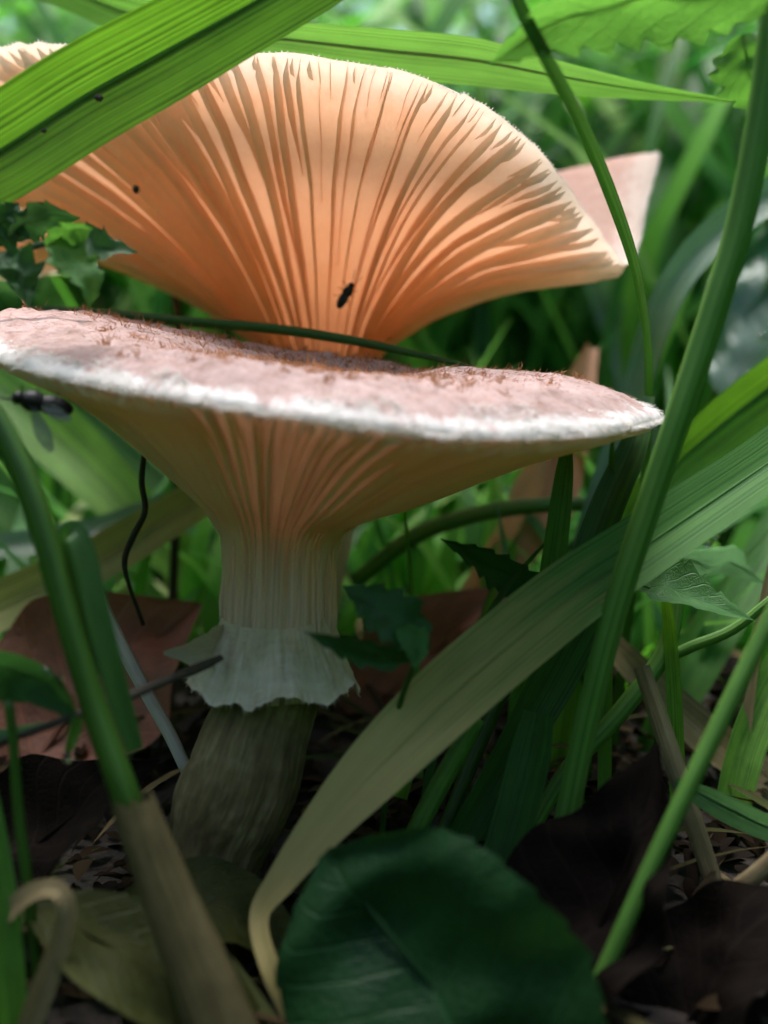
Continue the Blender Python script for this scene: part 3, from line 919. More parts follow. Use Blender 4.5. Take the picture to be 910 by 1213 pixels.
# ---- tall mushroom behind
m_back = [  # margin, clockwise from the left over the front: px, py, depth
    (-110, 215, 16.6), (-70, 100, 15.3), (-5, 58, 14.6), (75, 52, 14.1), (200, 55, 13.6), (330, 62, 13.3), (450, 77, 13.2), (530, 101, 13.3), (600, 142, 13.6), (650, 191, 14.1), (695, 252, 14.8), (742, 313, 15.6),
    (757, 288, 16.6), (768, 236, 17.6), (780, 190, 18.5), (778, 184, 18.7), (764, 188, 18.9), (720, 197, 19.4), (676, 206, 19.9), (600, 200, 20.6), (500, 175, 21.2), (350, 180, 21.6), (220, 235, 21.2), (150, 300, 20.4), (75, 322, 19.2), (-20, 330, 18.2), (-85, 300, 17.4)]
mgb = catmull_loop(np.array([P(*q_) for q_ in m_back]), 16 * len(m_back))
cb = P(385, 300, 17.3)
NMB = 84
ap = P(385, 470, 17.2)
# even spacing along the loop by point number; inner rings follow the same direction
angb = np.unwrap(np.arctan2(-(mgb[:, 1] - cb[1]), -(mgb[:, 0] - cb[0])))
if angb[-1] < angb[0]: angb = -angb
idx = np.linspace(0, len(mgb), NMB, endpoint=False).astype(int)
mrb = mgb[idx]
dirb = nrm((mrb - cb) * np.array([1, 1, 0]))
def inner(px, py, d, rpx):
    c_ = P(px, py, d); return c_ + dirb * (rpx * d / FPX)
b0 = inner(382, 560, 17.4, 52)
b1 = inner(384, 440, 17.2, 56)
zf = mrb[:, 2]
def lerp_ring(a, b, fh, fv):
    o = a + (b - a) * fh
    o[:, 2] = a[:, 2] + (b[:, 2] - a[:, 2]) * fv
    return o
drop = np.clip((mrb[:, 1] - 16.5) / 3, 0, 1) * np.clip((0 - mrb[:, 0]) / 2, 0, 1)     # the drooping lobe at the left rear
rt = np.clip((mrb[:, 0] - 0.5) / 2.5, 0, 1)
b2 = lerp_ring(b1, mrb, 0.17, 0.30); b2[:, 2] += 0.9 * drop + 0.28 * rt
b3 = lerp_ring(b1, mrb, 0.46, 0.62); b3[:, 2] += 1.5 * drop + 0.30 * rt
b4 = lerp_ring(b1, mrb, 0.78, 0.87); b4[:, 2] += 0.9 * drop + 0.12 * rt
base_b = P(300, 985, 18.0); base_b[2] = 0.2
mb = thing('mushroom', base_b, 'tall mushroom behind with orange gills facing the viewer under the grass blade', 'mushroom', 'two mushrooms in the grass')
capb = Cap([b0, b1, b2, b3, b4, mrb], nt=56, nth=460)
nthb, ntb = capb.nth, capb.nt
thb = np.arange(nthb) / nthb
fr = vnoise(thb * 170, thb * 0 + 4, 43) * 0.025 + vnoise(thb * 50, thb * 0 + 4, 44) * 0.03
capb.U[:, -1] += np.array([0, 0, 1]) * fr[:, None]
uvb = np.stack([np.repeat(thb, ntb), np.tile(np.linspace(0, 1, ntb), nthb)], -1)
fleshb = mk('cap_underside', capb.U.reshape(-1, 3), grid_faces(nthb, ntb, True), G['flesh_back'], mb, uv=uvb)
tt = np.linspace(0, 1, ntb)
jin = int(ntb * 0.34)
thick = 0.05 + 0.42 * np.clip(1 - tt, 0, 1) ** 0.8
topb = (capb.U - capb.N * (thick * np.clip((1 - tt) / 0.03, 0, 1) ** 0.5)[None, :, None])[:, jin:][:, ::-1]
cc = topb[:, -1].mean(0)
fan = np.stack([topb[:, -1] * (1 - k) + cc * k for k in (0.33, 0.66, 1.0)], 1)
topb = np.concatenate([topb, fan], 1)
nq = topb.shape[1]
uvt = np.stack([np.repeat(thb, nq), np.tile(np.linspace(0, 1, nq), nthb)], -1)
capbt = mk('cap', topb.reshape(-1, 3), grid_faces(nthb, nq, True), G['cap_back'], mb, uv=uvt)
tag(capbt, 'pale pink upper side of the funnel cap')
Mb = capb.margin
n1 = 72
for i, a_ in enumerate(arc_thetas(Mb, n1, 0.22)):
    capb.gill(fleshb, G['gill_back'], a_, 0.12 + 0.05 * random.random(), 0.985, 0.23, 0.0019, 0.008, K=15, lean=random.uniform(-.2, .2), seed=i + 900, thin=True)
for i, a_ in enumerate((arc_thetas(Mb, n1, 0.22) + 0.5 / n1) % 1):
    capb.gill(fleshb, G['gill_back'], a_, random.uniform(0.36, 0.66), 0.985, 0.19, 0.0017, 0.007, K=12, lean=random.uniform(-.25, .25), seed=i + 1100, thin=True)
for i, a_ in enumerate((arc_thetas(Mb, 140, 0.25) + 0.25 / n1) % 1):
    capb.gill(fleshb, G['gill_back'], a_, random.uniform(0.76, 0.93), 0.985, 0.12, 0.0008, 0.006, K=7, lean=random.uniform(-.25, .25), seed=i + 1400, thin=True)
v, f, uv = stipe_mesh([(384, 450, 17.2), (378, 560, 17.4), (352, 700, 17.7), (318, 840, 17.9), (292, 960, 18.0), (285, 1010, 18.0)], [54, 52, 52, 54, 58, 60], 90, 60, 0.03, 91)
mk('stem', v, f, G['stipe'], mb, uv=uv)
# fine white wool on the margin
n = 5200
i = rng.integers(0, nthb, n)
od = nrm((Mb - cc) * np.array([1, 1, 0.3]))[i] + rng.normal(0, 0.6, (n, 3))
fibres('white_wool', capbt, G['fuzz_white'], Mb[i], nrm(od), rng.uniform(0.01, 0.038, n), rng.uniform(0.008, 0.014, n))


def on_cap(cap, px, py):
    """place and normal where the gill side shows at (px, py)"""
    pr = proj(cap.U.reshape(-1, 3))
    d2 = (pr[:, 0] - px) ** 2 + (pr[:, 1] - py) ** 2
    ok = np.where(d2 < 14 ** 2)[0]
    if len(ok) == 0: ok = np.argsort(d2)[:5]
    k = ok[np.argmin(pr[ok, 2])]
    return cap.U.reshape(-1, 3)[k], cap.N.reshape(-1, 3)[k]


# ------------------------------------------------------------------ grasses
def blade(name, label, pts, mat, roll=0.0, fold=0.22, n=44, nu=9, curl=0.0, wav=0.03, midrib=True, cat='grass blade', group=None, seed=1):
    c4 = catmull(to_world(pts), n)
    c, w = c4[:, :3], np.clip(c4[:, 3], 0.01, None)
    k = np.argmin(c[:, 2])
    root = thing(name, c[k], label, cat, group)
    v, f, uv = strip(c, w, roll, fold, nu, curl, wav, seed)
    mk('leaf_blade', v, f, G[mat], root, uv=uv)
    if midrib:
        T, Wd, N = frames(c, roll)
        v, f, uv = tube(c + N * 0.004, np.clip(w * 0.03, 0.006, 0.03), 6, 1.0)
        mk('midrib', v, f, G[mat], root, uv=uv)
    return root


def stalk(name, label, pts, mat, n=44, ns=14, flat=0.8, ridges=0, ridge_h=0.0, cat='stem', group=None, nodes=(), parent=None, part='stalk'):
    c4 = catmull(to_world(pts), n)
    c, r = c4[:, :3], np.clip(c4[:, 3] / 2, 0.006, None)
    root = thing(name, c[np.argmin(c[:, 2])], label, cat, group) if parent is None else parent
    v, f, uv = tube(c, r, ns, flat, ridges, ridge_h)
    mk(part, v, f, G[mat], root, uv=uv)
    for s_ in nodes:
        k = int(s_ * (n - 1))
        a_, b_ = max(0, k - 2), min(n, k + 3)
        cc_ = catmull(c[a_:b_], 9)
        bulge = 0.985 + 0.13 * np.sin(np.linspace(0, math.pi, 9)) ** 2
        v, f, uv = tube(cc_, r[k] * bulge, ns, flat, ridges, ridge_h)
        mk('node', v, f, G[mat], root, uv=uv)
    return root


def leaf(parent, pts, mat, teeth=10, depth=0.3, roll=0.0, fold=0.25, curl=0.1, wav=0.12, n=None, nu=11, name='leaflet', seed=1, shape=None, rib=True):
    """toothed leaf; the width column of pts is the greatest full width"""
    n = n or max(40, teeth * 5)
    c4 = catmull(to_world(pts), n)
    s_ = np.linspace(0, 1, n)
    pr = np.sin(np.pi * s_ ** 0.8) ** 0.75 if shape is None else np.interp(s_, *shape)
    w = np.clip(c4[:, 3] * pr, 0.012, None)
    v, f, uv = strip(c4[:, :3], w, roll, fold, nu, curl, wav, seed, teeth, depth)
    o = mk(name, v, f, G[mat], parent, uv=uv)
    if rib:
        T, Wd, N = frames(c4[:, :3], roll)
        v, f, uv = tube(c4[:, :3] + N * 0.006, np.linspace(1, 0.25, n) * max(0.008, 0.018 * c4[:, 3].max()), 6)
        mk('midrib', v, f, G[mat], o, uv=uv)
    return o


blade('broad_grass_leaf', 'broad bright green grass blade crossing the upper left corner over the orange gills',
      [(-350, 1150, 11.5, 40), (-340, 800, 11.2, 70), (-270, 430, 11.6, 100), (-130, 256, 11.8, 112), (0, 180, 11.9, 116), (100, 116, 12.0, 116), (190, 66, 12.0, 112), (280, 16, 12.0, 104), (400, -52, 12.0, 95), (560, -140, 12, 70), (700, -200, 12.2, 10)],
      'blade_bright', roll=0.25, fold=0.16, n=90, nu=15)
blade('grass_leaf', 'tapering green grass blade ending in a point at upper right above the orange cap',
      [(-380, 900, 22, 30), (-350, 400, 21, 40), (-200, 20, 19, 44), (0, -30, 17, 46), (150, 14, 15.6, 48), (250, 36, 15, 50), (340, 46, 14.8, 52), (450, 58, 14.8, 60), (560, 69, 14.8, 60), (650, 87, 14.8, 44), (760, 106, 14.9, 22), (880, 121, 15, 2)],
      'blade_over', roll=-0.5, fold=0.30, n=80, nu=11)
blade('narrow_grass_leaf', 'narrow dark green grass blade arching down in front of the far cap tip',
      [(585, -80, 9.6, 17), (612, 0, 9.9, 17), (648, 72, 10.6, 17), (690, 152, 11.8, 17), (727, 242, 12.8, 16), (753, 322, 13.6, 13), (766, 400, 14.3, 10), (768, 470, 15.0, 10), (764, 560, 15.4, 10), (745, 720, 15.8, 12), (725, 880, 16, 13), (715, 960, 16, 13)],
      'stem_dark', roll=0.3, fold=0.4, n=64, midrib=False)
blade('withering_grass_leaf', 'broad grass blade fading from green to straw yellow that slants past the stem',
      [(1150, 420, 13.5, 60), (1040, 468, 13, 74), (960, 515, 12.6, 78), (905, 552, 12.4, 72), (840, 596, 12.2, 76), (760, 650, 12.0, 82), (680, 704, 11.8, 88), (600, 768, 11.6, 92), (520, 838, 11.4, 92), (445, 912, 11.2, 80), (385, 978, 11.1, 58), (335, 1042, 11.0, 38), (308, 1086, 10.8, 25), (322, 1150, 9.7, 24), (360, 1235, 9.5, 20)],
      'blade_wither', roll=-0.35, fold=0.2, n=96, nu=13)
blade('bright_grass_leaf', 'bright yellow-green grass blade behind the thick herb stem at right edge',
      [(1080, 330, 18, 60), (960, 425, 17, 74), (900, 468, 16.6, 72), (840, 516, 16.2, 66), (790, 562, 15.9, 58), (740, 630, 15.6, 50), (695, 730, 15.4, 40), (668, 850, 15.3, 30), (655, 980, 15.3, 22)],
      'blade_bright', roll=0.4, fold=0.2, n=60)
blade('arching_grass_leaf', 'silvery arching grass blade bending down behind the thick herb stem',
      [(1040, 215, 17.5, 46), (960, 215, 17.2, 48), (905, 238, 17, 46), (850, 278, 17, 44), (806, 328, 17, 40), (776, 392, 17, 38), (757, 452, 17, 36), (727, 545, 16.8, 34), (692, 655, 16.6, 30), (664, 800, 16.4, 26), (650, 930, 16.3, 22)],
      'blade_silver', roll=-0.3, fold=0.3, n=64)
# thick herb stem with its leaf
hb = stalk('herb_plant', 'tall herb with thick green stem and toothed leaf at the upper right',
           [(930, -80, 11.1, 32), (918, 0, 11.1, 32), (903, 120, 11.2, 33), (877, 258, 11.3, 33), (847, 360, 11.35, 33), (807, 482, 11.4, 32), (770, 592, 11.5, 31), (728, 722, 11.6, 30), (695, 850, 11.7, 29), (668, 980, 11.8, 29), (645, 1090, 11.7, 36), (630, 1170, 11.7, 36)],
           'stem_green', n=80, ns=18, flat=0.75, ridges=5, ridge_h=0.06, cat='herb')
leaf(hb, [(918, -6, 10.95, 100), (830, -8, 10.6, 118), (740, 0, 10.4, 120), (650, 30, 10.3, 100), (580, 76, 10.25, 60)], 'herb_light', teeth=9, depth=0.34, roll=0.35, fold=0.25, wav=0.18, name='leaf', seed=4,
     shape=([0, 0.1, 0.35, 0.7, 0.9, 1], [0.25, 0.8, 1, 0.85, 0.5, 0.03]))
leaf(hb, [(880, 40, 11.4, 90), (890, 90, 11.5, 90), (920, 140, 11.7, 60)], 'herb', teeth=6, depth=0.35, roll=-0.5, name='leaf', seed=9)
stalk('thin_stalk', 'thin green stem rising diagonally through the bottom right corner', [(960, 620, 10, 19), (925, 705, 9.7, 19), (880, 800, 9.5, 20), (805, 955, 9.3, 20), (745, 1085, 9.2, 20), (690, 1210, 9.1, 20), (650, 1300, 9.1, 20)],
      'stem_green', flat=0.7, ridges=4, ridge_h=0.05, n=40)
# left side
stalk('grass_culm', 'stout dark green grass stem standing at the left edge beside the fly', [(-80, 330, 9.9, 27), (-30, 450, 9.7, 28), (8, 520, 9.6, 29), (40, 595, 9.5, 30), (66, 680, 9.4, 30), (92, 770, 9.3, 30), (116, 850, 9.2, 31), (146, 935, 9.0, 33), (160, 985, 8.95, 33), (195, 1080, 8.9, 40), (230, 1200, 8.8, 36)],
      'stem_dark', flat=0.85, ridges=6, ridge_h=0.04, n=60)
blade('folded_grass_leaf', 'short blunt folded grass blade just right of the stout dark stem', [(112, 800, 9.9, 18), (92, 720, 9.85, 22), (80, 660, 9.75, 24), (80, 636, 9.65, 25), (90, 633, 9.55, 26), (100, 660, 9.5, 28), (112, 715, 9.45, 29), (128, 780, 9.45, 29), (146, 845, 9.5, 26), (160, 890, 9.55, 20)],
      'blade_dark', roll=0.2, fold=0.3, n=50, midrib=False)
sh = thing('dry_sheath', P(265, 1215, 8.6), 'dry brown grass sheath with a torn top at lower left', 'grass sheath')
c4 = catmull(to_world([(157, 950, 8.6, 50), (176, 1000, 8.55, 55), (205, 1075, 8.5, 64), (240, 1160, 8.4, 74), (275, 1250, 8.3, 80)]), 40)
na = 30
a = np.linspace(-0.2, math.pi * 1.75, na)
T, Wd, N = frames(c4[:, :3])
vs = np.zeros((40, na, 3))
for i in range(40):
    for j in range(na):
        rr_ = c4[i, 3] / 2 * (1 + 0.03 * math.sin(a[j] * 9))
        e = 0.10 * vnoise(a[j] * 2.2, 3.0, 5) + 0.06 * vnoise(a[j] * 7, 3.0, 6)
        vs[i, j] = c4[i, :3] - Wd[i] * rr_ * math.cos(a[j]) - N[i] * rr_ * 0.55 * math.sin(a[j]) - T[i] * e * max(0, 1 - i / 8)
mk('sheath_wall', vs.reshape(-1, 3), grid_faces(40, na), G['sheath'], sh, uv=np.stack([np.tile(np.linspace(0, 1, na), 40), np.repeat(np.linspace(0, 1, 40), na)], -1))
v, f, uv = tube(c4[3:, :3] + N[3:] * 0.05, c4[3:, 3] * 0.32, 12, 0.5)
mk('core', v, f, G['sheath'], sh, uv=uv)
stalk('dark_twig', 'thin dark twig poking across the stem ring from the left', [(-60, 912, 9.7, 10), (0, 882, 9.8, 9), (80, 852, 9.85, 10), (150, 826, 10.2, 12), (200, 806, 10.9, 11), (235, 792, 11.3, 12), (263, 779, 11.5, 7)], 'twig', flat=1, ridges=3, ridge_h=0.15, cat='twig', n=36, ns=9)
lf = thing('drooping_leaf', P(95, 858, 9.9), 'dark green drooping leaf with water drops at the left edge', 'leaf')
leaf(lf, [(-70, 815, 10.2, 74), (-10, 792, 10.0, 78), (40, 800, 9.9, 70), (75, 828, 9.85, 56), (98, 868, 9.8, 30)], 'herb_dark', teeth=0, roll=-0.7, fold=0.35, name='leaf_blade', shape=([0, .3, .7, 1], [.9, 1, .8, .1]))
for (px, py, d, r, lab) in ((56, 796, 9.55, 6.5, 'small round water drop on the drooping dark leaf'), (71, 803, 9.6, 5, 'tiny water drop lower on the drooping dark leaf')):
    d = float(near(d)) - 0.03
    v, f = ball(P(px, py, d), r * d / FPX)
    tag(mk('water_drop', v, f, G['water'], base=P(px, py + r, d)), lab, 'water drop')
blade('bract', 'tiny light green leaf tip with a water drop hanging under it', [(92, 850, 9.6, 14), (88, 868, 9.55, 14), (83, 884, 9.5, 11), (80, 893, 9.5, 4)], 'blade_bright', n=14, midrib=False, cat='leaf tip')
v, f = ball(P(80, 897, 10.37), np.array([6.5, 6.5, 7.0]) * 10.37 / FPX)
tag(mk('water_drop', v, f, G['water'], base=P(80, 890, 9.5)), 'bright water drop hanging from the light green leaf tip', 'water drop')
stalk('thin_stalk', 'very thin dark upright stem at the left edge below the drooping leaf', [(10, 830, 9.6, 12), (16, 880, 9.55, 12), (22, 960, 9.5, 13), (34, 1060, 9.4, 14), (44, 1150, 9.4, 14), (50, 1230, 9.4, 14)], 'stem_dark', n=26, ns=9)
blade('pale_grass_leaf', 'pale thin grass blade tip at left edge under the drooping leaf', [(-60, 885, 10.1, 18), (0, 872, 10.1, 16), (40, 862, 10.15, 10), (76, 852, 10.2, 2)], 'blade_silver', n=20, midrib=False)
stalk('pale_straw', 'pale whitish straw leaning against the foot of the front mushroom', [(112, 700, 13.3, 17), (140, 758, 13.2, 17), (170, 815, 13.1, 16), (200, 868, 13, 16), (222, 915, 12.9, 15)], 'pale_straw', cat='straw', n=24, ns=9, flat=0.6)
stalk('flat_stalk', 'flat dark olive grass stalk lying across the pink front cap', [(30, 366, 15.6, 9), (120, 371, 15.4, 11), (220, 381, 15.2, 12), (320, 389, 15.0, 12), (420, 404, 14.8, 11), (500, 421, 14.6, 8), (556, 434, 14.5, 4)], 'stem_dark', cat='grass stalk', n=40, ns=10, flat=0.45)
# parsley-like leaf at left
pl = thing('parsley_leaf', P(-20, 330, 9.9), 'small jagged parsley-like leaf at the left edge above the pink cap', 'leaf')
v, f, uv = tube(catmull(to_world([(-90, 420, 11.9, 1), (-30, 340, 11.7, 1), (20, 300, 11.6, 1), (70, 285, 11.5, 1)]), 20)[:, :3], np.full(20, 0.035), 8)
mk('stalk', v, f, G['herb_dark'], pl, uv=uv)
for k, (pts, m, ro, te) in enumerate([
        ([(60, 288, 9.55, 52), (85, 312, 9.4, 56), (103, 338, 9.35, 46), (106, 366, 9.4, 24)], 'herb', 0.5, 5),
        ([(55, 292, 9.6, 40), (85, 275, 9.5, 46), (110, 270, 9.5, 30)], 'herb', -0.5, 4),
        ([(70, 290, 9.7, 46), (110, 292, 9.8, 50), (163, 299, 10, 30)], 'herb_dark', 0.6, 5),
        ([(10, 280, 9.8, 50), (45, 256, 9.9, 56), (95, 258, 10, 36)], 'herb_dark', -0.6, 5),
        ([(0, 300, 9.6, 50), (20, 325, 9.5, 60), (35, 366, 9.5, 34)], 'herb_dark', 0.4, 4),
        ([(-20, 280, 9.8, 60), (5, 262, 9.8, 60), (22, 240, 9.9, 30)], 'herb_dark', -0.2, 4)]):
    leaf(pl, [(x_, y_, d_ + 1.9, w_ * 1.12) for x_, y_, d_, w_ in pts], m, te, 0.5, ro, 0.3, 0.15, 0.3, n=40, seed=20 + k)
# leaf in front of the stem ring
rl = thing('toothed_leaf', P(440, 830, 11.2), 'dark toothed leaf in front of the front mushroom stem at ring height', 'leaf')
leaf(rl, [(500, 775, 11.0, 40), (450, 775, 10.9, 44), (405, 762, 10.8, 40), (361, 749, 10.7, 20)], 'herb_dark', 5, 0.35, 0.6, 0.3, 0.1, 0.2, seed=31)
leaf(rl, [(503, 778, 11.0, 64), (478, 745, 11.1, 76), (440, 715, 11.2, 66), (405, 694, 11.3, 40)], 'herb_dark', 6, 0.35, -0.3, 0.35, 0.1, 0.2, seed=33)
leaf(rl, [(470, 745, 11.0, 30), (490, 762, 10.9, 44), (492, 794, 10.85, 24)], 'herb', 3, 0.3, 0.2, 0.3, 0.1, 0.2, seed=35)
v, f, uv = tube(catmull(to_world([(495, 775, 11.0, 1), (470, 850, 11.5, 1), (455, 960, 11.8, 1), (450, 1050, 12, 1)]), 20)[:, :3], np.full(20, 0.03), 8)
mk('stalk', v, f, G['stem_dark'], rl, uv=uv)
sl = thing('toothed_leaf', P(640, 760, 14.2), 'dark glossy toothed leaf under the right side of the front cap', 'leaf')
leaf(sl, [(660, 700, 14.0, 46), (610, 684, 14.0, 56), (570, 660, 14.1, 50), (522, 638, 14.2, 26)], 'herb_dark', 7, 0.35, 0.5, 0.3, 0.1, 0.25, seed=41)
v, f, uv = tube(catmull(to_world([(655, 700, 14, 1), (690, 800, 14.5, 1), (700, 930, 14.8, 1)]), 20)[:, :3], np.full(20, 0.03), 8)
mk('stalk', v, f, G['stem_dark'], sl, uv=uv)
tl = thing('toothed_leaf', P(800, 800, 13.2), 'toothed green leaf drooping right of the thick herb stem', 'leaf')
leaf(tl, [(715, 672, 13.4, 56), (770, 696, 13.1, 90), (830, 716, 12.9, 88), (893, 735, 12.8, 40)], 'herb', 8, 0.25, 0.85, 0.35, 0.2, 0.2, seed=43)
v, f, uv = tube(catmull(to_world([(720, 675, 13.4, 1), (700, 760, 13.6, 1), (690, 900, 13.9, 1), (690, 985, 14.0, 1)]), 20)[:, :3], np.full(20, 0.03), 8)
mk('stalk', v, f, G['stem_dark'], tl, uv=uv)
ul = thing('wet_leaf', P(850, 740, 15.5), 'wet shiny bluish leaf at right between grass blade and toothed leaf', 'leaf')
leaf(ul, [(740, 660, 15.0, 90), (800, 662, 15.3, 110), (860, 665, 15.6, 100), (905, 690, 15.6, 50)], 'herb_wet', 8, 0.12, -1.05, 0.1, 0.1, 0.25, seed=45)
wl = thing('wet_leaf', P(900, 470, 24), 'pale wet blurred leaf at the right edge above the bright blade', 'leaf')
leaf(wl, [(870, 480, 23, 90), (885, 400, 23.5, 120), (905, 320, 24, 110), (930, 250, 24.5, 50)], 'herb_wet', 6, 0.1, 0.5, 0.15, 0.1, 0.25, seed=47)
for (px, py, d, r, lab) in ((904, 401, 21.5, 7, 'bright water drop gleaming on the pale leaf at right edge'), (838, 640, 14.6, 8, 'bright water drop gleaming on the bluish wet leaf'), (848, 634, 14.7, 5, 'smaller water drop beside the one on the bluish wet leaf')):
    v, f = ball(P(px, py, d), r * d / FPX)
    tag(mk('water_drop', v, f, G['water'], base=P(px, py + r, d)), lab, 'water drop')
# big leaf at the bottom and the olive leaves
vl = thing('broad_leaf', P(640, 1300, 7.8), 'large dark green broad leaf lying at the bottom of the picture', 'leaf')
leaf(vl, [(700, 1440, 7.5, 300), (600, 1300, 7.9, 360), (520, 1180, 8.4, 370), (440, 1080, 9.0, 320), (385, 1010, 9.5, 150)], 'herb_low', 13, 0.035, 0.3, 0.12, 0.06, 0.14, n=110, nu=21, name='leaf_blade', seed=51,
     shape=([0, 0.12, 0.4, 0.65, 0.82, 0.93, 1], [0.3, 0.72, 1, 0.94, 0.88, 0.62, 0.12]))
ol = thing('olive_leaf', P(200, 1200, 9.0), 'yellowish olive leaf behind the dry sheath at lower left', 'leaf')
leaf(ol, [(30, 1070, 9.7, 90), (130, 1120, 9.4, 130), (240, 1190, 9.2, 130), (360, 1290, 9, 80)], 'olive', 0, 0, 0.4, 0.2, 0.1, 0.15, name='leaf_blade', seed=53)
o2 = thing('olive_leaf', P(330, 1180, 9.6), 'rounder green-olive leaf between dry sheath and withered blade tip', 'leaf')
leaf(o2, [(120, 1090, 11.5, 110), (210, 1075, 11.4, 120), (290, 1090, 11.3, 130), (370, 1160, 11.1, 90)], 'olive', 0, 0, 0.7, 0.15, 0.1, 0.15, name='leaf_blade', seed=55)
blade('dry_grass_loop', 'dry pale grass strip bent over in a loop at the lower left corner', [(-30, 1130, 8.8, 22), (5, 1085, 8.8, 22), (40, 1056, 8.8, 22), (70, 1056, 8.75, 22), (78, 1085, 8.7, 24), (62, 1140, 8.65, 28), (40, 1200, 8.6, 30), (20, 1260, 8.6, 26)], 'straw', n=50, fold=0.25, midrib=False, roll=0.2)
blade('grass_leaf', 'dark green upright grass blade at the lower left corner', [(-25, 880, 8.9, 16), (-10, 980, 8.8, 30), (4, 1080, 8.7, 36), (12, 1180, 8.6, 38), (16, 1260, 8.6, 38)], 'blade_mid', n=30, roll=0.4)

# behind the stems: blurred but told apart
def dead(name, label, pts, mat, teeth=0, roll=0.5, fold=0.2, curl=0.3, wav=0.3, seed=1, shape=None):
    p4 = to_world(pts)
    o = thing(name, p4[np.argmin(p4[:, 2]), :3], label, 'dead leaf')
    leaf(o, pts, mat, teeth, 0.2, roll, fold, curl, wav, n=50, nu=15, name='leaf_blade', seed=seed, shape=shape)
    return o


dead('dead_leaf', 'red-brown dead leaf on the ground left of the front stem', [(10, 960, 15.5, 180), (80, 850, 16, 230), (150, 780, 16.5, 230), (240, 715, 17, 120)], 'dead_red', 0, 0.5, 0.1, 0.3, 0.2, 61)
dead('dead_leaf', 'reddish dead leaf behind the withering blade right of the front stem', [(400, 900, 17, 90), (470, 810, 17.4, 120), (540, 750, 17.6, 130), (620, 690, 18, 70)], 'dead_red', 0, 0.3, 0.15, 0.3, 0.2, 63)
dead('dead_leaf', 'tan upright dead leaf strip behind the right half of the cap', [(700, 412, 20.5, 40), (680, 470, 20, 60), (650, 560, 19.6, 76), (600, 650, 19.2, 80), (530, 740, 18.8, 60)], 'dead_tan', 0, 0.3, 0.2, 0.4, 0.2, 65, shape=([0, .2, .6, 1], [.4, .7, 1, .4]))
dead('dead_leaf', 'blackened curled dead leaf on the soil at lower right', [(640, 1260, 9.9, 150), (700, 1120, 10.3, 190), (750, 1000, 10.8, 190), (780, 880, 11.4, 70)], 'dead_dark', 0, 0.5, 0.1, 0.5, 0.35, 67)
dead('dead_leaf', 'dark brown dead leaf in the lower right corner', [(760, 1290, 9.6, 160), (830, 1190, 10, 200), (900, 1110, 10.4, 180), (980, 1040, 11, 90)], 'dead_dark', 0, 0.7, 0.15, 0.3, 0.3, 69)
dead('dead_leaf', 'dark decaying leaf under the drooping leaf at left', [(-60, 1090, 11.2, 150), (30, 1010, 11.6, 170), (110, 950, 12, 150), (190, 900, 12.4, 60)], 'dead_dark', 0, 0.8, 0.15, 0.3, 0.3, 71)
blade('yellow_grass_leaf', 'yellowing broad grass blade sloping behind the left grass stem', [(-200, 800, 16, 60), (-80, 760, 16.5, 66), (0, 720, 17, 64), (110, 668, 17.3, 60), (220, 602, 17.8, 52), (330, 530, 18.4, 40), (430, 470, 19, 20)], 'blade_yellow', roll=0.4, n=40)
blade('blurred_grass_leaf', 'pale green nearly level blade just above the yellowing blade at left', [(-150, 660, 18, 30), (0, 648, 18.2, 34), (110, 630, 18.5, 34), (210, 590, 19, 28), (320, 530, 19.6, 18)], 'blade_silver', roll=0.5, n=36)
blade('blurred_grass_leaf', 'wide yellow-green blade slanting down under the fly at left', [(-120, 380, 21, 70), (0, 462, 20.5, 80), (90, 540, 20.3, 78), (170, 620, 20, 64), (240, 700, 19.8, 50), (300, 800, 19.6, 36)], 'blade_bright', roll=0.3, n=36)
blade('blurred_grass_leaf', 'green blade slanting close below the left part of the cap edge', [(20, 420, 22, 50), (110, 490, 21.8, 60), (190, 560, 21.6, 60), (270, 650, 21.3, 44), (330, 760, 21, 34)], 'blade_silver', roll=-0.3, n=36)
blade('blurred_grass_leaf', 'deep green blade at far left behind the stout stem', [(-80, 520, 21, 50), (0, 590, 20.8, 56), (70, 680, 20.6, 50), (130, 790, 20.4, 36)], 'blade_mid', roll=0.2, n=30)
stalk('green_stalk', 'light green slanting stem running out from under the cap to the right', [(420, 690, 17.5, 18), (490, 636, 17.4, 20), (570, 608, 17.3, 20), (650, 598, 17.2, 18), (730, 596, 17.2, 16), (800, 580, 17.2, 14)], 'stem_green', n=30, ns=10)
blade('grass_leaf', 'upright pointed blade just below the right half of the cap', [(672, 528, 13.7, 12), (668, 560, 13.6, 22), (662, 610, 13.5, 28), (654, 670, 13.5, 30), (640, 760, 13.5, 30), (615, 880, 13.5, 28), (590, 990, 13.5, 26)], 'blade_mid', roll=0.3, n=36)
blade('grass_leaf', 'long dark blade rising to the right tip of the cap', [(770, 470, 14.4, 14), (752, 530, 14.2, 34), (722, 600, 14, 42), (690, 690, 13.8, 42), (650, 790, 13.6, 38), (600, 920, 13.4, 34), (570, 1010, 13.3, 30)], 'blade_dark', roll=-0.3, fold=0.4, n=44)
blade('grass_leaf', 'wide dark green blade below the withering blade leaning right', [(735, 660, 12.9, 40), (700, 715, 12.8, 56), (655, 800, 12.7, 58), (600, 900, 12.5, 48), (550, 985, 12.4, 40), (520, 1040, 12.4, 36)], 'blade_dark', roll=0.4, fold=0.3, n=40)
blade('grass_leaf', 'dark upright blade just above the broad bottom leaf', [(640, 845, 12.0, 40), (632, 890, 11.95, 52), (615, 960, 11.9, 54), (592, 1040, 11.85, 54), (570, 1120, 11.8, 50)], 'blade_dark', roll=-0.4, fold=0.3, n=30)
